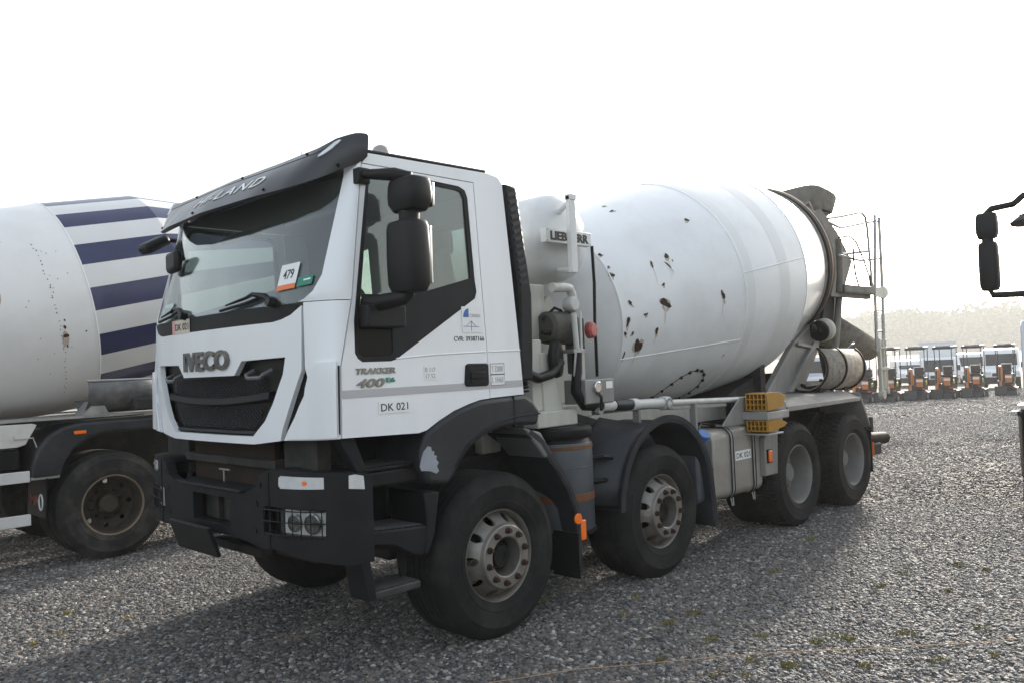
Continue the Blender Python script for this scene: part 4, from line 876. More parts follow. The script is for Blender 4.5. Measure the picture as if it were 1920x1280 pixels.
ga = MB().lathe([(.045, -.01), (.045, .02), (.038, .024), (.036, .016), (0, .016)], (1.165, -1.152, 1.575), (0, -1, 0), 24).build('pressure_gauge', CHROME, cb); MB().cyl((1.165, -1.165, 1.575), (1.165, -1.1695, 1.575), .035, n=20).build('gauge_face', BEIGE, ga)
MB().tube([(1.165, -1.16, 1.53), (1.17, -1.19, 1.50), (1.18, -1.18, 1.44), (1.2, -1.16, 1.40)], .014, 8).build('gauge_tap', CHAS, cb); MB().lathe([(.03, -.02), (.03, .02)], (1.2, -1.14, 1.39), (0, -1, 0), 14, caps=True).build('tap_ring', GALV, cb)
patch('box_label', STICK, cb, lambda tx, ty, tz: (1.285+tx, -1.151-tz, 1.56+ty), .08, .055, .001)
# pump stand behind the cab
MB().prism([(.60, 1.30), (1.0, 1.30), (.86, 2.15), (.72, 2.15)], 'y', -.72, -.66).prism([(.60, 1.30), (1.0, 1.30), (.86, 2.15), (.72, 2.15)], 'y', .66, .72).build('tank_stand', CREAM, T, .01)
MB().box(.62, -.85, 1.95, .95, -.60, 2.38).box(.55, -.62, 1.30, 1.75, .62, 1.42).build('drum_cradle', CREAM, T, .012)
MB().prism([(.9, 1.42), (1.75, 1.42), (1.62, 2.05), (1.4, 2.35), (1.25, 2.2)], 'y', -.5, .5).build('gearbox_stand', CREAM, T, .02)
MB().box(.60, -1.05, 1.30, 1.05, -.9, 1.42).box(.63, -.98, 1.42, .75, -.86, 1.95).prism([(.74, 1.36), (.98, 1.36), (.80, 1.85), (.72, 1.85)], 'y', -.99, -.93).build('pump_stand', CREAM, T, .01)
mo = MB().lathe([(.0, -.16), (.10, -.16), (.125, -.13), (.13, .12), (.11, .16), (0, .16)], (1.03, -.90, 2.04), (1, 0, 0), 28).build('pump_motor', MOTOR, T)
MB().lathe([(.0, -.05), (.06, -.05), (.13, -.03), (.145, .0), (.13, .04), (0, .05)], (.90, -.98, 1.80), (.6, -1, 0), 28).build('fan_housing', BLACK, T)
MB().box(1.16, -.95, 1.86, 1.30, -.85, 2.12).box(1.12, -.98, 1.68, 1.21, -.90, 1.9).build('pump_block', MOTOR, T, .015); MB().box(1.22, -.92, 1.60, 1.32, -.86, 1.95).build('pump_plate', CREAM, T, .004)
MB().lathe([(0, .03), (.05, .028), (.066, .01), (.066, -.03)], (1.36, -.97, 2.02), (.2, -1, 0), 24).build('warning_lamp', RED, T)
MB().tube([(1.43, -.955, 2.70), (1.44, -.955, 2.4), (1.425, -.955, 2.1), (1.42, -.96, 1.9), (1.43, -.95, 1.65)], .013, 8).build('cable', BLACK, T)
MB().tube([(.43, -1.06, 1.73), (.6, -1.07, 1.665), (.75, -1.06, 1.69), (.90, -1.03, 1.78)], .036, 10).build('intake_hose', BLACK, T)
MB().tube([(1.06, -1.06, 1.84), (1.04, -1.07, 1.70), (1.0, -1.08, 1.55), (1.07, -1.10, 1.44), (1.27, -1.10, 1.425)], .04, 10).build('water_hose', BLACK, T)
MB().tube([(.45, -1.05, 1.60), (.44, -1.05, 1.70)], .05, 12).build('intake_bellows', BLACK, T); 
for k in range(5): MB().lathe([(.05, -.006), (.06, 0), (.05, .006)], (.445, -1.05, 1.58+.03*k), (0, 0, 1), 16).build('bellows_ring', BLACK, T)
MB().tube([(.93, -.95, 2.345), (1.08, -.95, 2.352), (1.135, -.95, 2.345), (1.16, -.95, 2.30), (1.16, -.95, 2.24)], .037, 12).build('outlet_pipe', PVC, T)
MB().lathe([(.05, -.05), (.062, -.03), (.062, .03), (.05, .05)], (1.135, -.955, 2.22), (0, -1, 0), 18, caps=True).cyl((1.16, -.95, 2.24), (1.15, -.95, 2.12), .034, .026, 12).box(1.165, -.975, 2.19, 1.21, -.955, 2.21).build('ball_valve', PVC, T, .006)
MB().tube([(1.04, -1.06, 2.14), (1.06, -1.06, 1.87)], .022, 10).tube([(1.12, -1.06, 2.16), (1.115, -1.06, 1.87)], .011, 8).build('lever_pipe', PVC, T)
MB().box(1.01, -1.075, 1.84, 1.15, -.95, 1.87).prism([(1.01, 1.84), (1.07, 1.86), (1.0, 1.66), (.98, 1.67)], 'y', -1.085, -1.075).build('lever_bracket', GALV, T, .003)
MB().tube([(.85, -.9, 2.1), (.95, -.95, 2.19), (1.05, -.93, 2.17)], .012, 6).tube([(.8, -.95, 2.0), (.92, -.97, 2.0)], .02, 6).build('cable', BLACK, T)
# water tank, name board
wt = MB().lathe([(.0, .14), (.10, .135), (.20, .115), (.28, .08), (.335, .03), (.355, -.04), (.358, -1.6), (.335, -1.67), (.28, -1.72), (.0, -1.78)], (1.17, -.80, 2.765), (0, -1, 0), 48).build('water_tank', TANKW, T)
sg = MB().box(.785, -1.045, 2.675, 1.31, -.985, 2.782).build('name_board', TANKW, T, .004)
MB().box(.95, -.985, 2.70, 1.0, -.86, 2.75).box(1.12, -.985, 2.70, 1.17, -.88, 2.75).build('board_bracket', TANKW, sg)
text('name_lettering', 'LIEBHERR', INK, sg, lambda tx, ty, tz: (.83+tx, -1.046-tz, 2.693+ty), .445, .068, .003, .04)
for x in (.797, 1.298):
    for z in (2.688, 2.77): MB().cyl((x, -1.044, z), (x, -1.049, z), .005, n=8).build('board_screw', GALV, sg)
gb = MB().box(.925, -1.165, 2.44, .995, -1.125, 3.02).build('guard_bar', TANKW, T, .003)
MB().cyl((.96, -1.14, 2.98), (1.12, -.88, 2.95), .022, n=10).cyl((.96, -1.14, 2.46), (1.10, -.86, 2.5), .022, n=10).box(.925, -1.17, 2.99, 1.0, -1.12, 3.03).build('bar_arm', TANKW, gb)
MB().cyl((.86, -.3, 3.0), (.86, -.3, 3.06), .02, n=8).box(.82, -.34, 3.05, .96, -.28, 3.065).build('tank_vent', GREYM, T)
# ---------------- drum
DT = R(10.11); DA = Vector((math.cos(DT), 0, math.sin(DT))); DU = Vector((-math.sin(DT), 0, math.cos(DT))); DO = Vector((0, 0, 1.8336))
DPR = [(1.50, .30), (1.70, .56), (1.936, .869), (2.6, .995), (3.1, 1.086), (3.565, 1.165), (4.0, 1.195), (4.45, 1.214), (4.828, 1.216), (5.3, 1.125), (5.85, .992), (6.102, .934), (6.9, .62)]
def dr(s): return interp(s, [p[0] for p in DPR], [p[1] for p in DPR])
def dp(s, th, d=0.):
    r = dr(s)+d; return tuple(DO + DA*s + DU*(r*math.cos(R(th))) + Vector((0, -1, 0))*(r*math.sin(R(th))))
dm = MB().lathe([(r, s) for s, r in DPR if s <= 4.83], DO, DA, 128, ref=DU).build('drum', DRUMW, T, 0, 28)
MB().lathe([(.0, 1.46), (.30, 1.46), (.30, 1.52)], DO, DA, 48, ref=DU).build('drum_boss', CREAM, dm)
MB().lathe([(r, s) for s, r in DPR if 4.82 < s < 5.86], DO, DA, 128, ref=DU).build('drum_rear_band', DRUMB, dm, 0, 28)
MB().lathe([(.992, 5.85), (.945, 6.05), (.80, 6.45), (.62, 6.9), (.56, 6.9)], DO, DA, 96, ref=DU).build('drum_rear_cone', CONC, dm, 0, 28)
MB().lathe([(.95, 5.95), (.985, 5.95), (1.0, 5.97), (1.0, 6.12), (.985, 6.14), (.93, 6.14)], DO, DA, 128, ref=DU).build('roller_ring', HUBM, dm, 0, 28)
MB().lathe([(.999, 6.02), (1.006, 6.025), (1.006, 6.055), (.999, 6.06)], DO, DA, 128, ref=DU).build('ring_track', RINGM, dm)
MB().lathe([(.99, 5.84), (1.0, 5.86), (1.0, 5.90), (.98, 5.93)], DO, DA, 96, ref=DU).build('ring_flange', CONC, dm, 0, 28)
for s0 in (1.936, 3.565, 4.828):
    MB().lathe([(dr(s0)-.002, s0-.010), (dr(s0)+.005, s0-.004), (dr(s0)+.005, s0+.004), (dr(s0)-.002, s0+.010)], DO, DA, 128, ref=DU).build('weld_seam', DRUMW, dm)
MB().tube([dp(s, 84.6, .001) for s in lin(3.57, 4.82, 16)], .006, 6).build('weld_seam', DRUMW, dm); MB().tube([dp(s, 117.6, .001) for s in lin(1.94, 3.56, 16)], .006, 6).build('weld_seam', DRUMW, dm)
BANDM = mat('faded_band', (.66, .665, .665), .4)
for a, b in ((3.62, 3.74), (4.23, 4.43)):
    MB().lathe([(dr(a)+.0012, a), (dr((a+b)/2)+.0016, (a+b)/2), (dr(b)+.0012, b)], DO, DA, 128, ref=DU).build('faded_band', BANDM, dm)
rust = [(3.192, 50.4, 0.031, 0.021), (2.655, 66.3, 0.025, 0.033), (2.624, 71.1, 0.008, 0.049), (2.441, 68.1, 0.014, 0.033), (2.485, 80.3, 0.018, 0.016), (2.455, 90.0, 0.062, 0.045), (2.048, 85.5, 0.021, 0.023), (2.207, 93.7, 0.025, 0.014), (1.993, 95.7, 0.025, 0.041), (1.955, 102.0, 0.014, 0.025), (2.041, 102.7, 0.016, 0.016), (2.335, 103.9, 0.023, 0.031), (2.121, 110.8, 0.049, 0.078), (3.226, 92.9, 0.023, 0.053), (1.951, 67.6, 0.031, 0.027), (1.968, 53.7, 0.025, 0.016), (1.965, 62.6, 0.016, 0.01), (2.604, 25.5, 0.03, 0.016), (2.662, 17.4, 0.025, 0.012), (1.969, 114.8, 0.012, 0.037), (3.387, 125.3, 0.008, 0.016), (3.567, 97.2, 0.006, 0.012), (2.698, 69.2, 0.008, 0.008)]
random.seed(11)
for s0, th0, a, b in rust:
    sk = random.uniform(-.6, .6)
    for nm, mm, k, d in (('rust_stain', STAIN, 1.08, .0016), ('rust_patch', RUST, .86, .0026)):
        pts = []
        ph = random.uniform(0, 6)
        for i in range(14):
            an = 2*math.pi*i/14; rr = k*(1+.28*math.sin(2*an+ph)+.2*math.sin(3*an+2*ph)+random.uniform(-.12, .12))
            x, y = a*rr*math.cos(an), b*rr*math.sin(an); pts.append((s0+x+sk*y, th0+math.degrees((y+(.012 if nm == 'rust_stain' else 0))/dr(s0))))
        mb = MB(); mb.v = [dp(s, t_, d) for s, t_ in pts]+[dp(s0, th0, d)]; mb.f = [(i, (i+1) % 14, 14) for i in range(14)]
        mb.build(nm, mm, dm)
DRIP = mat('rust_drip', (.60, .565, .52), .5, var=.08, vscale=14)
for s0, th0, a, b in rust:
    if b < .03 or th0 < 60: continue
    ln = random.uniform(7, 14); w_ = a*.28; mb = MB()
    for i in range(7):
        k = i/6; t_ = th0+ln*k; ww = w_*(1-k)**.7+.002; cs = s0-.0035*i
        mb.v += [dp(cs-ww, t_, .0012), dp(cs+ww, t_, .0012)]
    mb.f = [(2*i, 2*i+1, 2*i+3, 2*i+2) for i in range(6)]; mb.build('rust_drip', DRIP, dm)
hatch = [(2.80, 172), (2.79, 160), (2.797, 146), (2.86, 138), (2.954, 134.1), (3.071, 133.2), (3.20, 135.5), (3.295, 141.3), (3.345, 149), (3.38, 160), (3.38, 172)]
hp = []
for i in range(40):
    a = 2*math.pi*i/40; hp.append((3.085+.29*math.cos(a)+.0, 155+22*math.sin(a)))
MB().tube([dp(s, t_, .0) for s, t_ in hp], .005, 6, closed=True).build('hatch_rim', RUSTY, dm)
bolt = None
for i in range(0, 40, 2):
    b_ = MB().lathe([(.022, -.004), (.022, .004), (.012, .006), (.012, .018), (0, .018)], dp(*hp[i]), Vector(dp(*hp[i], .1))-Vector(dp(*hp[i])), 8).build('hatch_bolt', RUSTY, dm)
# rear pedestal, rollers
for s in (-1, 1):
    pd = MB().prism([(4.70, 1.31), (5.62, 1.31), (6.10, 1.78), (6.20, 1.98), (5.98, 2.12), (5.50, 1.92)], 'y', s*.62, s*.70).build('drum_pedestal', GREYM, T, .012)
    MB().prism([(5.2, 1.33), (5.30, 1.33), (6.0, 1.86), (5.92, 1.9)], 'y', s*.70, s*.745).prism([(5.50, 1.86), (6.05, 1.80), (6.05, 1.84), (5.50, 1.90)], 'y', s*.70, s*.74).build('pedestal_rib', GREYM, pd, .006)
    rl = MB().lathe([(0, -.07), (.15, -.07), (.155, -.06), (.155, .06), (.15, .07), (0, .07)], (6.08, s*.66, 2.03), (1, 0, .18), 32)
    rl = MB().lathe([(0, .0), (.13, .0), (.165, .02), (.168, .12), (.15, .13), (.12, .10)], (6.08, s*.66, 2.02), (0, s*.3, .0), 32)
    rl = MB().lathe([(.06, .02), (.10, .02), (.11, .03), (.135, .06), (.14, .075), (.14, .15), (.13, .16), (.0, .16)], (6.0, s*.78, 2.02), (1, 0, .18), 32).build('support_roller', CREAM, T)
    MB().lathe([(0, -.02), (.04, -.02), (.05, .0), (.12, .01), (.128, .04), (.11, .08)], (5.90, s*.80, 2.02), (1, 0, .18), 28).build('roller_bearing', HUBM, T)
    MB().lathe([(0, .03), (.03, .028), (.05, .0)], (5.78, s*.80, 2.06), (0, s, 0), 16).build('roller_bolt', HUBM, T)
MB().box(4.6, -.70, 1.30, 4.72, .70, 1.75).box(5.2, -.62, 1.30, 5.3, .62, 1.55).build('pedestal_beam', CHAS, T, .01)
MB().prism([(3.9, 1.30), (4.6, 1.30), (4.6, 1.52), (4.2, 1.42)], 'y', -.62, .62).build('drum_bed', CHAS, T)
# hopper and outlet frame
OUTF = mat('outlet_steel', (.17, .16, .14), .75, var=.3, vscale=6, dirt=(.06, .05, .042), damt=.8, dscale=5)
hpz = MB(); secs = [(3.95, .40, 0), (3.92, .425, 0), (3.72, .385, -.02), (3.68, .33, -.04), (3.45, .28, -.12), (3.1, .26, -.26)]
hpz = MB()
for z, r, dx in secs:
    for i in range(28):
        a = 2*math.pi*i/28; k = 1+.10*math.cos(a)*(1 if z > 3.9 else 0)
        hpz.v.append((7.36+dx+r*k*math.copysign(abs(math.cos(a))**.62, math.cos(a)), r*math.copysign(abs(math.sin(a))**.62, math.sin(a)), z+(.10*math.cos(a*1.0+2.6)*(1 if z > 3.9 else .25 if z > 3.7 else 0))))
for i in range(len(secs)-1):
    for j in range(28): hpz.f.append((i*28+j, i*28+(j+1) % 28, (i+1)*28+(j+1) % 28, (i+1)*28+j))
ho = hpz.build('hopper', CONC, T); sm_ = ho.modifiers.new('solid', 'SOLIDIFY'); sm_.thickness = .012
MB().lathe([(.37, -.01), (.40, 0), (.38, .015)], (7.34, 0, 3.705), (0, 0, 1), 32).build('hopper_rim', RUSTY, ho)
MB().prism([(6.55, 3.55), (7.05, 3.70), (7.55, 3.42), (8.0, 3.05), (7.55, 2.48), (7.2, 2.1), (6.85, 2.1), (6.75, 2.7)], 'y', -.42, -.36).prism([(6.55, 3.55), (7.05, 3.70), (7.55, 3.42), (8.0, 3.05), (7.55, 2.48), (7.2, 2.1), (6.85, 2.1), (6.75, 2.7)], 'y', .36, .42).box(7.0, -.36, 2.2, 7.06, .36, 3.3).build('outlet_frame', OUTF, T, .008)
MB().prism([(6.12, 1.95), (6.5, 1.95), (6.62, 2.45), (6.50, 2.6), (6.30, 2.35)], 'y', -.72, -.68).build('outlet_bracket', CHAS, T)
MB().tube([(5.95, -.72, 3.60), (6.1, -.74, 3.40), (6.28, -.75, 3.05), (6.42, -.75, 2.72)], .04, 10).build('rear_post', OUTF, T)
MB().tube([(6.77, -.75, 3.22), (6.76, -.75, 2.75), (6.60, -.77, 2.3), (6.42, -.80, 1.95), (6.30, -.80, 1.62)], .042, 10).build('rear_post', OUTF, T)
# stair, platform, rails
lad = MB().tube([(7.64, -.9, 3.60), (7.60, -.9, 3.2), (7.50, -.9, 2.5), (7.46, -.9, 1.75)], .022, 8).tube([(7.79, -.9, 3.58), (7.77, -.9, 2.6), (7.70, -.9, 1.7)], .022, 8).tube([(7.79, -.9, 3.58), (7.83, -.88, 3.57), (7.88, -.85, 3.52), (7.79, -.9, 3.50)], .010, 6).build('ladder', GALV, T)
for z in (2.30, 2.02): MB().cyl((7.49, -.9, z), (7.73, -.9, z), .012, n=8).build('ladder_rung', GALV, lad)
MB().box(7.49, -.93, 1.14, 7.545, -.89, 1.92).box(7.62, -.93, 1.2, 7.66, -.89, 1.9).box(7.70, -.93, 1.22, 7.73, -.9, 1.90).cyl((7.53, -.95, 1.17), (7.53, -.88, 1.17), .06, n=14).cyl((7.68, -.95, 1.22), (7.68, -.88, 1.22), .045, n=14).box(7.48, -.94, 1.50, 7.76, -.9, 1.54).box(7.5, -.94, 1.78, 7.74, -.9, 1.81).build('folded_step', CREAM, lad, .006)
MB().box(6.46, -.92, 2.50, 7.42, -.62, 2.515).box(6.44, -.93, 2.515, 7.44, -.90, 2.60).build('platform', OUTF, T); MB().prism([(7.44, 2.48), (7.46, 2.60), (7.78, 2.63), (7.90, 2.58), (7.90, 2.52), (7.78, 2.46)], 'y', -.93, -.915).build('platform_bracket', CREAM, T)
MB().box(6.2, -.86, 2.45, 7.45, -.80, 2.50).build('platform_beam', OUTF, T)
MB().tube([(6.12, -.9, 3.40), (6.6, -.9, 3.48), (7.10, -.9, 3.575), (7.22, -.9, 3.575), (7.31, -.9, 3.53), (7.35, -.9, 3.40), (7.38, -.9, 3.05), (7.42, -.9, 2.56)], .017, 8).build('hand_rail', GALV, T)
MB().tube([(6.12, -.9, 3.36), (6.40, -.9, 3.325), (6.5, -.9, 3.32), (7.3, -.9, 3.46), (7.86, -.87, 3.545)], .016, 8).tube([(6.80, -.78, 3.02), (7.35, -.9, 3.085)], .016, 8).tube([(6.62, -.8, 3.0), (6.95, -.9, 2.945), (7.1, -.9, 2.945), (7.92, -.87, 3.03)], .016, 8).build('hand_rail', GALV, T)
MB().tube([(6.60, -.82, 3.22), (6.75, -.9, 3.235), (6.95, -.9, 3.18), (7.15, -.9, 2.98), (7.33, -.9, 2.75), (7.36, -.9, 2.63), (7.30, -.9, 2.58), (7.10, -.9, 2.57), (6.98, -.9, 2.58), (6.88, -.9, 2.75), (6.84, -.9, 2.95), (6.86, -.9, 3.08)], .011, 7).build('wash_hose', BLACK, T)
# swivel chute
def halfpipe(p0, p1, r0, r1, openv, n=14, span=200):
    p0, p1, ov = Vector(p0), Vector(p1), Vector(openv); ax = (p1-p0).normalized(); ov = (ov-ax*ov.dot(ax)).normalized(); sd_ = ax.cross(ov); mb = MB()
    for p, r in ((p0, r0), (p1, r1)):
        for i in range(n+1):
            a = R(180-span/2+span*i/n); mb.v.append(tuple(p+ov*math.cos(a)*r+sd_*math.sin(a)*r))
    for i in range(n): mb.f.append((i, i+1, n+2+i, n+1+i))
    return mb
ch = halfpipe((6.95, -.30, 2.20), (8.0, -.60, 1.82), .32, .20, (0.1, 0, 1)).build('swivel_chute', CONC, T); so = ch.modifiers.new('solid', 'SOLIDIFY'); so.thickness = .012
MB().tube([(7.75, -.74, 1.80), (7.76, -.80, 1.74), (7.90, -.84, 1.69), (7.93, -.78, 1.72)], .010, 6).build('chute_grip', CREAM, ch)
MB().cyl((7.0, -.3, 2.1), (7.3, -.35, .95), .05, n=10).build('chute_strut', CHAS, T)

# things carried by the truck
tr_ = halfpipe((5.42, -.83, 1.60), (6.50, -.83, 1.58), .27, .27, (0, .75, .66), 18, 190).build('chute_trough', CRUST); so = tr_.modifiers.new('solid', 'SOLIDIFY'); so.thickness = .012
tag(tr_, 'rust speckled half round trough strapped on the mixer guard', 'chute')
for x in (5.42, 5.95, 6.49):
    c_ = MB(); a_ = halfpipe((x-.018, -.83, 1.60-(x-5.42)*.0185), (x+.018, -.83, 1.60-(x-5.42)*.0185), .285, .285, (0, .75, .66), 18, 190); c_.v = a_.v; c_.f = a_.f; o_ = c_.build('trough_hoop', RUSTY, tr_); so = o_.modifiers.new('solid', 'SOLIDIFY'); so.thickness = .012
MB().tube([(6.2, -1.02, 1.80), (6.22, -1.07, 1.85), (6.34, -1.05, 1.86)], .009, 6).build('trough_grip', CREAM, tr_)
for x in (5.6, 6.3): MB().prism([(-.95, 1.30), (-.6, 1.30), (-.62, 1.44), (-.78, 1.375), (-.93, 1.395)], 'x', x-.03, x+.03).build('trough_saddle', RUSTY, T)
def chock(z0, z1, label):
    o = MB(); x0, x1, y0, y1 = 3.30, 3.52, -1.425, -1.225
    nz = max(2, round((z1-z0)/.05)); ny = 5
    for i in range(ny+1):
        y = y0+(y1-y0)*i/ny; o.box(x0, y-.006, z0, x1, y+.006, z1)
    for k in range(nz+1):
        z = z0+(z1-z0)*k/nz; o.box(x0+.002, y0-.006, z-.006, x1-.002, y1+.006, z+.006)
    o.prism([(x0+.02, z0-.01), (x1+.10, z0+.02), (x1+.17, z1-.04), (x1+.02, z1+.01), (x0, z1+.01)], 'y', y0-.014, y0-.0075)
    w_ = tag(o.build('wheel_chock', YEL, None, .003), label, 'wheel chock', 'wheel chocks in the bracket')
    MB().box(x0+.10, y0+.002, z0+.002, x0+.11, y1-.002, z1-.002).build('chock_back', RUSTY, w_); return w_
chock(1.255, 1.405, 'yellow plastic wheel chock in upper half of bracket above fuel tank')
chock(1.06, 1.15, 'yellow plastic wheel chock in lower half of bracket above fuel tank')
MB().box(3.275, -1.447, 1.168, 3.285, -1.19, 1.238).box(3.275, -1.455, 1.168, 3.70, -1.447, 1.238).box(3.66, -1.45, 1.16, 3.68, -1.26, 1.24).box(3.3, -1.44, 1.02, 3.6, -1.2, 1.035).build('chock_bracket', GALV, T, .004)

# ------------------------------------------------------------------ the striped mixer alongside
LX, LY = -.72, 4.85
S = empty('striped_mixer_truck', (LX, LY, 0), 'mixer truck with navy and white striped drum and dusty tyre', 'mixer truck')
def stripe_mat():
    m = bpy.data.materials.new('striped_paint'); m.use_nodes = True; t = m.node_tree; N = t.nodes.new; L = t.links.new; b = t.nodes['Principled BSDF']
    tc = N('ShaderNodeTexCoord'); sp = N('ShaderNodeSeparateXYZ'); L(tc.outputs['Object'], sp.inputs[0])
    at = N('ShaderNodeMath'); at.operation = 'ARCTAN2'; ng_ = N('ShaderNodeMath'); ng_.operation = 'MULTIPLY'; ng_.inputs[1].default_value = -1
    L(sp.outputs['Y'], ng_.inputs[0]); L(ng_.outputs[0], at.inputs[0]); L(sp.outputs['Z'], at.inputs[1])
    ad = N('ShaderNodeMath'); ad.operation = 'ADD'; ad.inputs[1].default_value = R(360-7.3); L(at.outputs[0], ad.inputs[0])
    dv = N('ShaderNodeMath'); dv.operation = 'DIVIDE'; dv.inputs[1].default_value = R(24.3); L(ad.outputs[0], dv.inputs[0])
    fr_ = N('ShaderNodeMath'); fr_.operation = 'FRACT'; L(dv.outputs[0], fr_.inputs[0]); lt = N('ShaderNodeMath'); lt.operation = 'LESS_THAN'; lt.inputs[1].default_value = .49; L(fr_.outputs[0], lt.inputs[0])
    n = N('ShaderNodeTexNoise'); n.inputs['Scale'].default_value = 3; n.inputs['Detail'].default_value = 8; L(tc.outputs['Object'], n.inputs['Vector'])
    nv = N('ShaderNodeMix'); nv.data_type = 'RGBA'; nv.inputs['A'].default_value = (.010, .014, .058, 1); nv.inputs['B'].default_value = (.032, .038, .10, 1); L(n.outputs['Fac'], nv.inputs['Factor'])
    wv = N('ShaderNodeMix'); wv.data_type = 'RGBA'; wv.inputs['A'].default_value = (.66, .655, .65, 1); wv.inputs['B'].default_value = (.58, .57, .555, 1); L(n.outputs['Fac'], wv.inputs['Factor'])
    mx = N('ShaderNodeMix'); mx.data_type = 'RGBA'; L(lt.outputs[0], mx.inputs['Factor']); L(wv.outputs['Result'], mx.inputs['A']); L(nv.outputs['Result'], mx.inputs['B']); L(mx.outputs['Result'], b.inputs['Base Color'])
    b.inputs['Roughness'].default_value = .35; b.inputs['Coat Weight'].default_value = .2
    return m
LT = R(12); LO = Vector((.72, 0, 2.8)); LA = Vector((math.cos(LT), 0, math.sin(LT))); LU = Vector((-math.sin(LT), 0, math.cos(LT)))
LDR = [(-3.5, .35), (-3.0, .78), (-2.4, .97), (-1.9, 1.06), (-1.25, 1.125), (-.86, 1.14), (.12, 1.135), (2.3, .62)]
def lr(s): return interp(s, [p[0] for p in LDR], [p[1] for p in LDR])
def lp(s, th, d=0.):
    r = lr(s)+d; return tuple(LO + LA*s + LU*(r*math.cos(R(th))) + Vector((0, -1, 0))*(r*math.sin(R(th))))
DW2 = mat('worn_drum_paint', (.74, .73, .72), .4, coat=.15, var=.03, vscale=2, dirt=(.58, .55, .51), damt=.35, dscale=2.5)
ld = MB().lathe([(.0, -3.5)]+[(r, s) for s, r in LDR if s < -.85], LO, LA, 128, ref=LU).build('drum', DW2, S, 0, 28)
me = MB().lathe([(r, s) for s, r in LDR if s > -.87], (0, 0, 0), (1, 0, 0), 180, ref=(0, 0, 1)).build('drum_shell', stripe_mat(), ld, 0, 8)
me.location = LO; me.rotation_euler = (0, -LT, 0)
MB().lathe([(.62, 2.2), (.9, 1.75), (.93, 1.75), (.93, 1.85), (.64, 2.28)], LO, LA, 64, ref=LU).build('roller_ring', RINGM, ld)
for s0 in (-.86,): MB().lathe([(lr(s0)-.002, s0-.012), (lr(s0)+.006, s0-.005), (lr(s0)+.006, s0+.005), (lr(s0)-.002, s0+.012)], LO, LA, 128, ref=LU).build('weld_seam', DW2, ld)
random.seed(5)
def blot(s0, th0, a, b, mm, parent, d=.002):
    pts = []; ph = random.uniform(0, 6)
    for i in range(12):
        an = 2*math.pi*i/12; rr = 1+.2*math.sin(2*an+ph)+random.uniform(-.15, .15); pts.append((s0+a*rr*math.cos(an), th0+math.degrees(b*rr*math.sin(an)/lr(s0))))
    mb = MB(); mb.v = [lp(s, t_, d) for s, t_ in pts]+[lp(s0, th0, d)]; mb.f = [(i, (i+1) % 12, 12) for i in range(12)]
    return mb.build('rust_patch' if mm is RUST else 'rust_stain', mm, parent)
blot(-1.17, 108, .035, .07, STAIN, ld, .0014); blot(-1.16, 106.5, .024, .024, RUST, ld); blot(-1.16, 102, .012, .02, RUST, ld); blot(-1.15, 98.5, .008, .012, RUST, ld); blot(-1.16, 112, .008, .016, RUST, ld)
blot(-.97, 106, .01, .008, RUST, ld)
for k in range(34): blot(-1.20+random.uniform(-.012, .012)+.0006*(k-17), 56+2.6*k+random.uniform(-1, 1), random.uniform(.003, .007), random.uniform(.004, .009), RUST, ld)
for k in range(22): blot(random.uniform(-1.75, -.95), random.uniform(50, 135), random.uniform(.003, .006), random.uniform(.003, .006), RUST, ld)
MB().tube([lp(-1.72+.085*math.cos(a), 81+6*math.sin(a), .0) for a in lin(0, 2*math.pi*23/24, 24)], .008, 6, closed=True).build('hatch_rim', STAIN, ld); blot(-1.70, 82, .03, .012, RUST, ld)
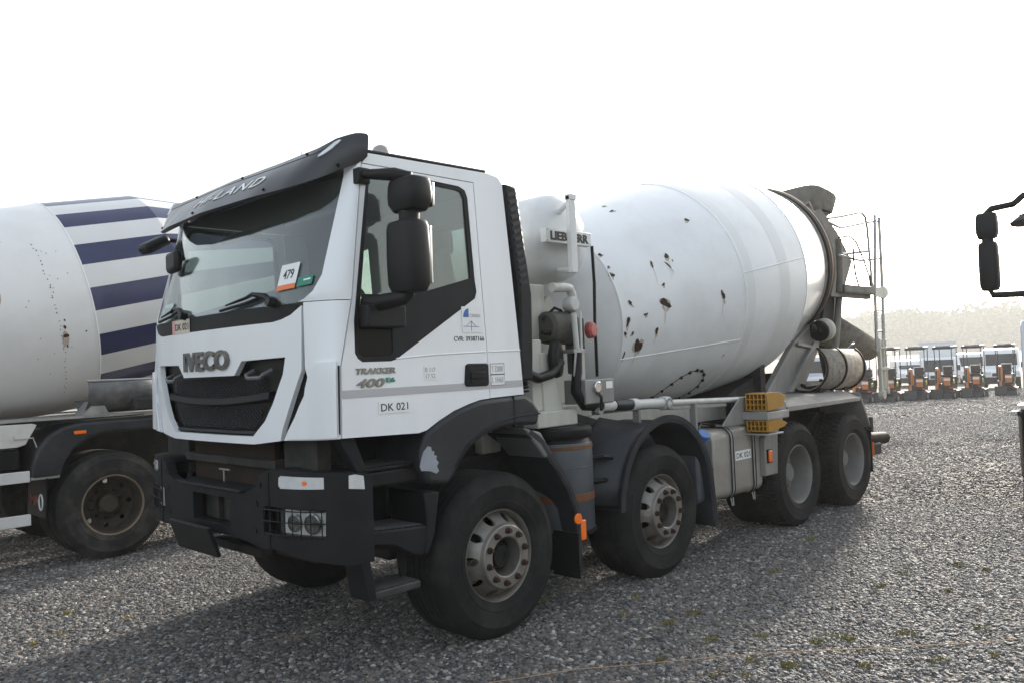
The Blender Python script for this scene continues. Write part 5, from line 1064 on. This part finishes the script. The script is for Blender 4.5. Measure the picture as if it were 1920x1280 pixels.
# wheels and running gear
lw = rear_wheel(S, RIMR, RUB2, lug=False); lw.location = (0, -1.25, .535)
MB().lathe([(.299, -.012), (.304, -.002), (.297, .004), (.287, -.004), (.282, -.02)], (0, 0, 0), (0, -1, 0), 64).build('rim_lip', mat('tan_rim', (.2, .15, .1), .6, .3, var=.4, vscale=9), lw)
put(lw, S, 1.36, -1.25, 0, .535); put(lw, S, 0, 1.25, math.pi, .535); put(lw, S, 1.36, 1.25, math.pi, .535); put(lw, S, -4.4, 1.25, math.pi, .535); put(lw, S, -4.4, -1.25, 0, .535)
for s in (-1, 1):
    MB().box(-5.2, s*.36, .78, 2.6, s*.45, 1.28).build('chassis_rail', CHAS, S, .01)
    FP = [(-.74, .88), (-.735, 1.0), (-.68, 1.16), (-.58, 1.28), (-.45, 1.355), (-.28, 1.385), (.5, 1.395), (2.15, 1.42), (2.15, 1.29), (.3, 1.27), (-.08, 1.26), (-.22, 1.225), (-.36, 1.13), (-.45, 1.0), (-.485, .88)]
    fd = MB().prism(FP, 'y', s*1.275, s*.66).build('rear_fender', FEND, S, .03, seg=3)
    MB().box(-.74, s*1.27, .872, -.49, s*.68, .90).build('fender_trim', GREYM, fd, .004)
    fl = MB().prism([(-.63, .50), (-.615, .50), (-.60, .88), (-.615, .88)], 'y', s*1.275, s*.70).build('mud_flap', BLACK, S)
    if s < 0:
        text('flap_lettering', 'MA', mat('red_ink', (.28, .03, .03), .5), fl, lambda tx, ty, tz: (-.625-tz, -.80-tx, .60+ty), .28, .10, .003, .03)
        MB().tube([(-.632, -1.16+.055*math.cos(a), .645+.075*math.sin(a)) for a in lin(0, 2*math.pi*.94, 16)], .008, 5, closed=True).build('flap_emblem', STICK, fl)
    MB().box(-.36, s*1.272, 1.275, -.25, s*1.29, 1.308).build('side_marker', ORA, S, .004)
    for z in (.86, .455): MB().prism([(-5.0, z), (-.745, z), (-.745, z+.105), (-5.0, z+.105)], 'y', s*1.265, s*1.225).build('side_guard', mat('guard_white', (.62, .62, .62), .4, dirt=(.35, .33, .3), damt=.4), S, .006)
    MB().prism([(-5.0, 1.19), (-.83, 1.19), (-.76, 1.21), (-.66, 1.39), (-.7, 1.405), (-5, 1.43)], 'y', s*1.20, s*1.16).build('body_panel', mat('panel_cream', (.6, .59, .56), .45, dirt=(.3, .28, .25), damt=.5), S, .006)
    MB().prism([(-5.0, .98), (-.80, .97), (-.80, 1.17), (-5, 1.185)], 'y', s*1.17, s*.7).build('tool_box', BLACK, S, .02)
    MB().tube([(-.86, s*1.205, 1.30), (-.86, s*1.215, 1.27), (-.70, s*1.215, 1.27), (-.67, s*1.21, 1.18)], .006, 6).build('release_cable', CREAM, S)
    MB().box(-5.0, s*1.2, 1.425, 2.0, s*.66, 1.445).build('deck_edge', GALV, S); MB().prism([(1.0, 1.30), (2.4, 1.30), (2.7, 2.4), (2.3, 2.5)], 'y', s*.62, s*.70).build('drum_pedestal', CREAM, S, .01)
for x in (0, 1.36, -4.4): MB().cyl((x, -.9, .535), (x, .9, .535), .08, n=12).build('axle', CHAS, S)
MB().box(-3.4, -.7, 1.3, -3.0, .7, 2.1).build('gearbox_stand', CREAM, S, .02)
trough = halfpipe((-.21, -1.03, 1.70), (.72, -1.03, 1.70), .235, .235, (0, .45, .9), 18, 175).build('chute_trough', mat('dull_steel', (.14, .14, .145), .45, .6, var=.35, vscale=9, dirt=(.3, .29, .28), damt=.5, dscale=9)); so = trough.modifiers.new('solid', 'SOLIDIFY'); so.thickness = .01
trough.location = (LX, LY, 0); tag(trough, 'dull grey steel trough lying on deck of striped mixer', 'chute')
MB().tube([(-.22, -1.245, 1.79), (.72, -1.245, 1.79)], .012, 8).build('trough_edge', GALV, trough); MB().prism([(.50, 1.84), (.555, 1.84), (.575, 1.62), (.55, 1.60)], 'y', -1.285, -1.268).box(.55, -1.285, 1.43, .565, -1.27, 1.62).build('trough_strap', CREAM, trough)
MB().box(.20, -1.30, 1.47, .50, -1.24, 1.60).build('trough_latch', CHAS, trough, .02)
MB().prism([(-.25, 1.44), (.0, 1.44), (-.05, 1.55), (-.14, 1.58)], 'y', -1.2, -.9).build('trough_saddle', GALV, S)

# ------------------------------------------------------------------ the truck at the edge of the yard lane
Q = empty('white_truck', (7.35, -4.14, 0), 'white truck with black twin mirror housings standing across the gravel lane', 'truck')
def qx(x): return x-7.35
prof = [(-1.22, 1.22), (-1.25, 1.5), (-1.22, 2.0), (-1.0, 2.95), (-.85, 3.35), (-.7, 3.45), (.85, 3.45), (.9, 3.3), (.9, 1.3), (.55, 1.25), (-.5, 1.22)]
MB().prism(prof, 'y', -1.22, 1.22).build('cab_body', VANW, Q, .09, seg=4)
MB().prism([(-1.225, 2.06), (-1.03, 2.86), (-1.0, 2.86), (-1.19, 2.06)], 'y', -1.05, 1.05).build('windscreen', GLASSK, Q, .01)
MB().prism([(-.85, 2.1), (-.1, 2.1), (-.1, 2.85), (-.72, 2.85)], 'y', 1.215, 1.228).build('side_window', GLASSK, Q)
MB().box(-1.29, -.9, 1.28, -1.2, .9, 1.75).build('grille', PLAST, Q, .03)
BM2 = [(-1.36, -1.12), (-1.36, 1.12), (-1.30, 1.28), (-1.18, 1.34), (-.55, 1.34), (-.55, -1.34), (-1.18, -1.34), (-1.30, -1.28)]
qb = MB().prism(BM2, 'z', .36, 1.08).build('bumper', PLAST, Q, .03); MB().prism([(p[0]-.002, p[1]*1.002) for p in BM2], 'z', 1.085, 1.14).build('bumper_cap', VANW, qb, .015)
for s in (-1, 1):
    MB().box(-1.375, s*.75, .82, -1.32, s*1.05, 1.0).build('headlight', LENS, qb, .02); MB().box(-1.26, s*1.33, 1.02, -1.15, s*1.39, 1.07).build('side_lamp', LENS, qb, .01)
    MB().prism([(-1.1, .36), (-.9, .36), (-1.02, .12), (-1.18, .12)], 'y', s*1.34, s*.9).build('bumper_skirt', BLACK, qb)
    fwq = MB(); w_ = put(w1, Q, 0.15, s*1.20, 0 if s < 0 else math.pi)
    MB().box(-1.2, s*.36, .7, 6.0, s*.45, 1.0).build('chassis_rail', CHAS, Q)
    y = s*1.56
    def hs_(z0, z1, w, d, x):
        mb = MB(); secs = [(z0, .82), (z0+.06, 1.), ((z0+z1)/2, 1.02), (z1-.05, .98), (z1, .86)]
        for z, k in secs:
            for a in range(20):
                th = 2*math.pi*a/20; cx, cy = math.cos(th), math.sin(th); e = .5
                mb.v.append((x+(abs(cx)**e)*math.copysign(1, cx)*d*k, y+(abs(cy)**e)*math.copysign(1, cy)*w*k, z))
        for i in range(4):
            for a in range(20): mb.f.append((i*20+a, i*20+(a+1) % 20, (i+1)*20+(a+1) % 20, (i+1)*20+a))
        mb.f += [tuple(range(20)), tuple(range(80, 100))]; return mb.build('mirror_housing', MIRR, Q, .01, 40)
    hs_(2.93, 3.21, .105, .08, -1.05); hs_(2.36, 2.89, .095, .075, -1.05); MB().cyl((-1.05, y, 2.83), (-1.05, y, 2.93), .06, n=12).build('mirror_neck', MIRR, Q)
    MB().tube([(-1.05, y+s*.02, 3.19), (-1.06, y-s*.05, 3.25), (-1.04, s*1.3, 3.27), (-.98, s*1.21, 3.36), (-.9, s*1.15, 3.38)], [.03, .035, .035, .035, .03], 10).build('mirror_arm', MIRR, Q)
    MB().tube([(-1.05, y, 2.37), (-1.05, y-s*.02, 2.31), (-1.05, s*1.25, 2.30), (-1.02, s*1.18, 2.30)], [.03, .035, .035, .03], 10).box(-1.08, s*1.15, 2.08, -.98, s*1.25, 2.30).build('mirror_arm', MIRR, Q)
    MB().tube([(-1.02, s*1.16, 3.16), (-1.15, s*1.22, 3.12)], .015, 6).lathe([(0, -.02), (.05, 0), (.11, .06), (.11, .075), (0, .075)], (-1.16, s*1.20, 3.10), (-.2, 0, -1), 18).build('ramp_mirror', MIRR, Q)
    MB().prism([(-1.27, 1.25), (-1.26, 1.95), (-1.2, 2.02), (-1.1, 1.9), (-1.05, 1.25)], 'y', s*1.22, s*1.26).build('corner_vane', VANW, Q, .02)
w_ = put(w3, Q, 3.9, -1.2, 0); put(w3, Q, 3.9, 1.2, math.pi); put(w3, Q, 5.2, -1.2, 0); put(w3, Q, 5.2, 1.2, math.pi)
MB().box(1.3, -1.22, 1.05, 6.2, 1.22, 2.5).build('tipper_body', VANS, Q, .03)

# ------------------------------------------------------------------ mini excavators
def at(u, d, dz=0):
    s = (u-960)/FPX*d; x = CAM.x+d*.712+s*.7025; y = CAM.y+d*.7025-s*.7117; return (x, y, zg(x, y)+dz)
def excavator():
    e = empty('mini_excavator', (0, 0, 0), '', 'excavator', 'mini excavators in a row')
    for s in (-1, 1):
        tkp = [(-.68, .12), (-.62, .03), (-.5, 0), (.5, 0), (.62, .03), (.68, .12), (.68, .22), (.6, .32), (.5, .345), (-.5, .345), (-.6, .32), (-.68, .22)]
        tk_ = MB().prism(tkp, 'y', s*.24, s*.42).build('track', EXK, e, .015)
        for x in (-.5, .5): MB().cyl((x, s*.42, .17), (x, s*.427, .17), .10, n=14).build('sprocket', VANS, tk_)
        for k in range(11): MB().box(-.55+.11*k, s*.235, .342, -.51+.11*k, s*.425, .36).build('track_pad', EXK, tk_)
        for x in (-.38, .42):
            MB().tube([(x, s*.33, .70), (x+(.02 if x > 0 else -.02), s*.345, 2.22)], .018, 8).build('canopy_post', EXK, e)
    MB().box(-.45, -.28, .12, .45, .28, .40).build('undercarriage', EXK, e, .03)
    MB().prism([(-1.0, .02), (-.95, .0), (-.93, .22), (-.97, .24)], 'y', -.40, .40).build('dozer_blade', EXK, e, .01); MB().box(-.95, -.34, .12, -.4, -.26, .2).box(-.95, .26, .12, -.4, .34, .2).build('blade_arm', EXK, e)
    MB().prism([(-.36, .42), (.46, .42), (.52, .55), (.50, .88), (.4, .95), (.1, .90), (-.36, .62)], 'y', -.30, .30).build('house', EXK, e, .04)
    MB().prism([(.25, .55), (.56, .55), (.58, .88), (.45, .98), (.25, .96)], 'y', -.31, .31).build('engine_hood', EXK, e, .05)
    MB().prism([(-.44, .58), (-.40, .58), (-.36, .95), (-.41, .95)], 'y', -.24, .02).build('front_cowl', EXO, e, .02); MB().box(-.43, -.24, .80, -.40, .02, .90).build('cowl_plate', STICK, e)
    MB().box(-.30, -.36, .66, -.1, -.30, .84).build('side_tank', EXG, e, .03); MB().box(-.48, -.34, .44, -.42, -.20, .52).build('lamp_pod', RED, e, .02)
    se = MB().box(-.08, -.2, .96, .36, .2, 1.06).build('seat', EXK, e, .03); MB().box(.26, -.19, 1.06, .36, .19, 1.40).build('seat_back', EXK, se, .04); MB().tube([(.32, -.2, 1.05), (.32, -.2, 1.42), (.32, .2, 1.42), (.32, .2, 1.05)], .018, 6).build('seat_frame', STICK, se)
    for s in (-1, 1): MB().tube([(-.2, s*.30, .9), (-.24, s*.30, 1.22)], .014, 6).box(-.27, s*.26, 1.2, -.21, s*.34, 1.26).build('control_lever', EXK, e)
    MB().prism([(-.52, 2.16), (-.48, 2.28), (.42, 2.30), (.48, 2.22)], 'y', -.40, .40).build('canopy', EXK, e, .02)
    MB().box(-.40, -.30, 2.28, .36, .30, 2.31).build('canopy_top', EXK, e, .01)
    MB().box(-.72, .02, .42, -.42, .30, .68).build('swing_post', EXK, e, .03)
    MB().prism([(-.70, .55), (-.55, .55), (-.52, 1.0), (-.66, 1.32), (-.80, 1.36), (-.86, 1.26), (-.74, 1.0)], 'y', .09, .24).build('boom', EXO, e, .02)
    MB().prism([(-.90, 1.36), (-.78, 1.38), (-.86, .9), (-.95, .38), (-1.03, .40), (-.99, .95)], 'y', .11, .21).build('dipper', EXO, e, .015)
    MB().cyl((-.62, .165, .62), (-.84, .165, 1.16), .04, n=10).cyl((-.92, .165, 1.25), (-1.04, .165, .70), .035, n=10).build('ram', EXK, e)
    MB().prism([(-1.08, .46), (-.92, .44), (-.86, .20), (-.92, .03), (-1.10, .0), (-1.22, .06), (-1.12, .25)], 'y', -.06, .39).build('bucket', EXK, e, .02)
    MB().tube([(-.6, .25, .7), (-.66, .28, 1.1), (-.82, .26, 1.42), (-.92, .24, 1.2)], .016, 6).build('hose', EXK, e)
    return e
ex0 = excavator()
exl = ['orange mini excavator at the row end behind the mixer chute', 'orange mini excavator with bare canopy standing right behind the mixer ladder', 'orange mini excavator parked in front of the long silver van', 'orange mini excavator parked in front of the white box van', 'orange mini excavator between the box van and the tall white van', 'orange mini excavator in front of the tall white van windscreen']
for i, (u, d) in enumerate(((1618, 36.6), (1664, 36.8), (1717, 37.3), (1770, 37.8), (1823, 38.2), (1882, 38.9))):
    o = ex0 if i == 0 else copy_tree(ex0)
    o.location = at(u, d); o['label'] = exl[i]; o.rotation_euler = (0, 0, R(3 + 3*(i % 3))); o.scale = (1.05, 1.05, 1.05)

# ------------------------------------------------------------------ vans
def van(loc, rz, label, paint, box=False, h=2.45, L_=5.4):
    v = empty('box_van' if box else 'panel_van', loc, label, 'van', 'vans beyond the excavators', rz)
    if box:
        pf = [(0, .45), (-.02, .95), (.25, 1.15), (.62, 1.95), (.85, 2.1), (1.9, 2.1), (1.9, .45)]
        MB().box(1.95, -1.1, .75, L_+.6, 1.1, 3.1).build('cargo_box', VANW, v, .04); MB().box(1.9, -1.11, 3.05, L_+.6, 1.11, 3.12).build('box_roof', STICK, v)
    else: pf = [(0, .45), (-.03, .9), (.12, 1.12), (.75, 1.35), (1.25, h-.25), (1.5, h-.05), (1.9, h), (L_-.2, h), (L_, h-.15), (L_, .45)]
    w = .98
    MB().prism(pf, 'y', -w, w).build('body', paint, v, .09, seg=3)
    if box: wsp = [(.255, 1.2), (.60, 1.93), (.63, 1.92), (.285, 1.18)]
    else: wsp = [(.79, 1.42), (1.21, h-.33), (1.24, h-.35), (.82, 1.40)]
    MB().prism([(x-.012, z+.012) for x, z in wsp], 'y', -.84, .84).build('windscreen', GLASSK, v, .005)
    xw = wsp[0][0]+.25
    for s in (-1, 1):
        MB().prism([(xw, 1.35), (xw+.75, 1.35), (xw+.75, 1.95), (xw+.38, 1.95)], 'y', s*(w-.004), s*(w+.006)).build('side_window', GLASSK, v)
        MB().box(-.035, s*.58, .86, .06, s*.93, 1.08).build('headlight', LENS, v, .03)
        MB().box(xw+.12, s*(w+.06), 1.25, xw+.24, s*(w+.24), 1.6).build('door_mirror', EXK, v, .03)
        for x in (.95, L_-1.0):
            wh = MB().lathe([(.0, -.2), (.32, -.2), (.345, -.17), (.345, -.03), (.32, 0), (.2, .0)], (x, s*w, .345), (0, s, 0), 28).build('wheel', RUB, v); MB().lathe([(.2, 0), (.19, -.03), (.05, -.02), (0, .0)], (x, s*w, .345), (0, s, 0), 20).build('wheel_disc', VANS, wh)
            MB().lathe([(.42, -.02), (.42, .004), (.36, .004)], (x, s*w, .36), (0, s, 0), 28).build('arch_trim', PLAST, v)
        if not box: MB().box(1.95, s*(w+.001), .5, 1.96, s*(w+.004), h-.3).box(3.1, s*(w+.001), .5, 3.11, s*(w+.004), h-.3).box(1.96, s*(w+.001), 1.22, L_-.2, s*(w+.005), 1.25).build('panel_line', PLAST, v)
    MB().prism([(-.05, .32), (-.06, .72), (.02, .74), (.3, .72), (.3, .32)], 'y', -.97, .97).build('bumper', PLAST, v, .04); MB().box(-.05, -.52, .78, .02, .52, .98).build('grille', EXK, v, .02)
    MB().box(.03, -.26, .48, -.075, .26, .58).build('number_plate', STICK, v)
    return v
van(at(1606, 50), R(43), 'long silver panel van side on behind the mixer ladder', VANS)
van(at(1757, 52), R(18), 'white box van with a tall square cargo body', VANW, True, L_=5.6)
van(at(1874, 50), R(14), 'tall white panel van with wide dark windscreen and grey bumper', VANW)
van(at(1826, 64), R(30), 'white panel van set back between the box van and tall van', VANW)
van(at(1708, 64), R(28), 'low white panel van set back beside the white box van', VANW, h=2.1, L_=4.8)
van(at(1520, 49), R(22), 'silver panel van standing far behind the rust speckled trough', VANS)

# ------------------------------------------------------------------ small things on the ground
from mathutils import noise
def px2g(u, v, z=0.):
    d = fw + rt*((u-960)/FPX) - up*((v-640)/FPX); k = (z-CAM.z)/d.z; return CAM+d*k
cp = []
for u, v in ((860, 1290), (960, 1272), (1080, 1256), (1200, 1243), (1350, 1231), (1500, 1222), (1650, 1213), (1800, 1205), (1960, 1195)):
    p = px2g(u, v, .03); cp.append((p.x, p.y, .032+.006*math.sin(u*.03)))
tag(MB().tube(cp, .0024, 6).build('string', CORDM), 'thin tan string stretched low across the gravel', 'string')
random.seed(21)
moss = MB(); MOSS = mat('moss', (.17, .145, .03), .9, var=.5, vscale=20)
spots = [(1190, 1120), (1170, 1155), (1255, 1170), (1300, 1150), (1430, 1195), (1530, 1205), (1560, 1195), (1590, 1200), (1410, 1240), (1350, 1265), (1400, 1270), (1650, 1100), (1700, 1075), (1800, 1060), (1850, 1070), (1780, 1110), (1840, 1180), (1620, 1220), (1700, 1190), (1240, 1240), (110, 1190), (60, 1210), (130, 1150), (240, 1160), (1020, 1065+60), (1450, 1070), (1520, 1010), (1620, 1250), (1480, 1250), (1760, 1240), (1330, 1200), (1870, 1230)]
for u, v in spots:
    p = px2g(u, v); n_ = random.randint(25, 70); R_ = random.uniform(.03, .085)
    for k in range(n_):
        a = random.uniform(0, 6.28); r = R_*math.sqrt(random.random()); q = Vector((p.x+r*math.cos(a), p.y+r*.8*math.sin(a), .004)); h = random.uniform(.012, .034); t_ = Vector((random.uniform(-.02, .02), random.uniform(-.02, .02), h)); w_ = Vector((math.sin(a*7), math.cos(a*7), 0))*.004
        moss.add([q-w_, q+w_, q+t_], [(0, 1, 2)])
mo_ = moss.build('moss', MOSS); tag(mo_, 'small yellow green moss tufts between the stones', 'moss', None, 'stuff')
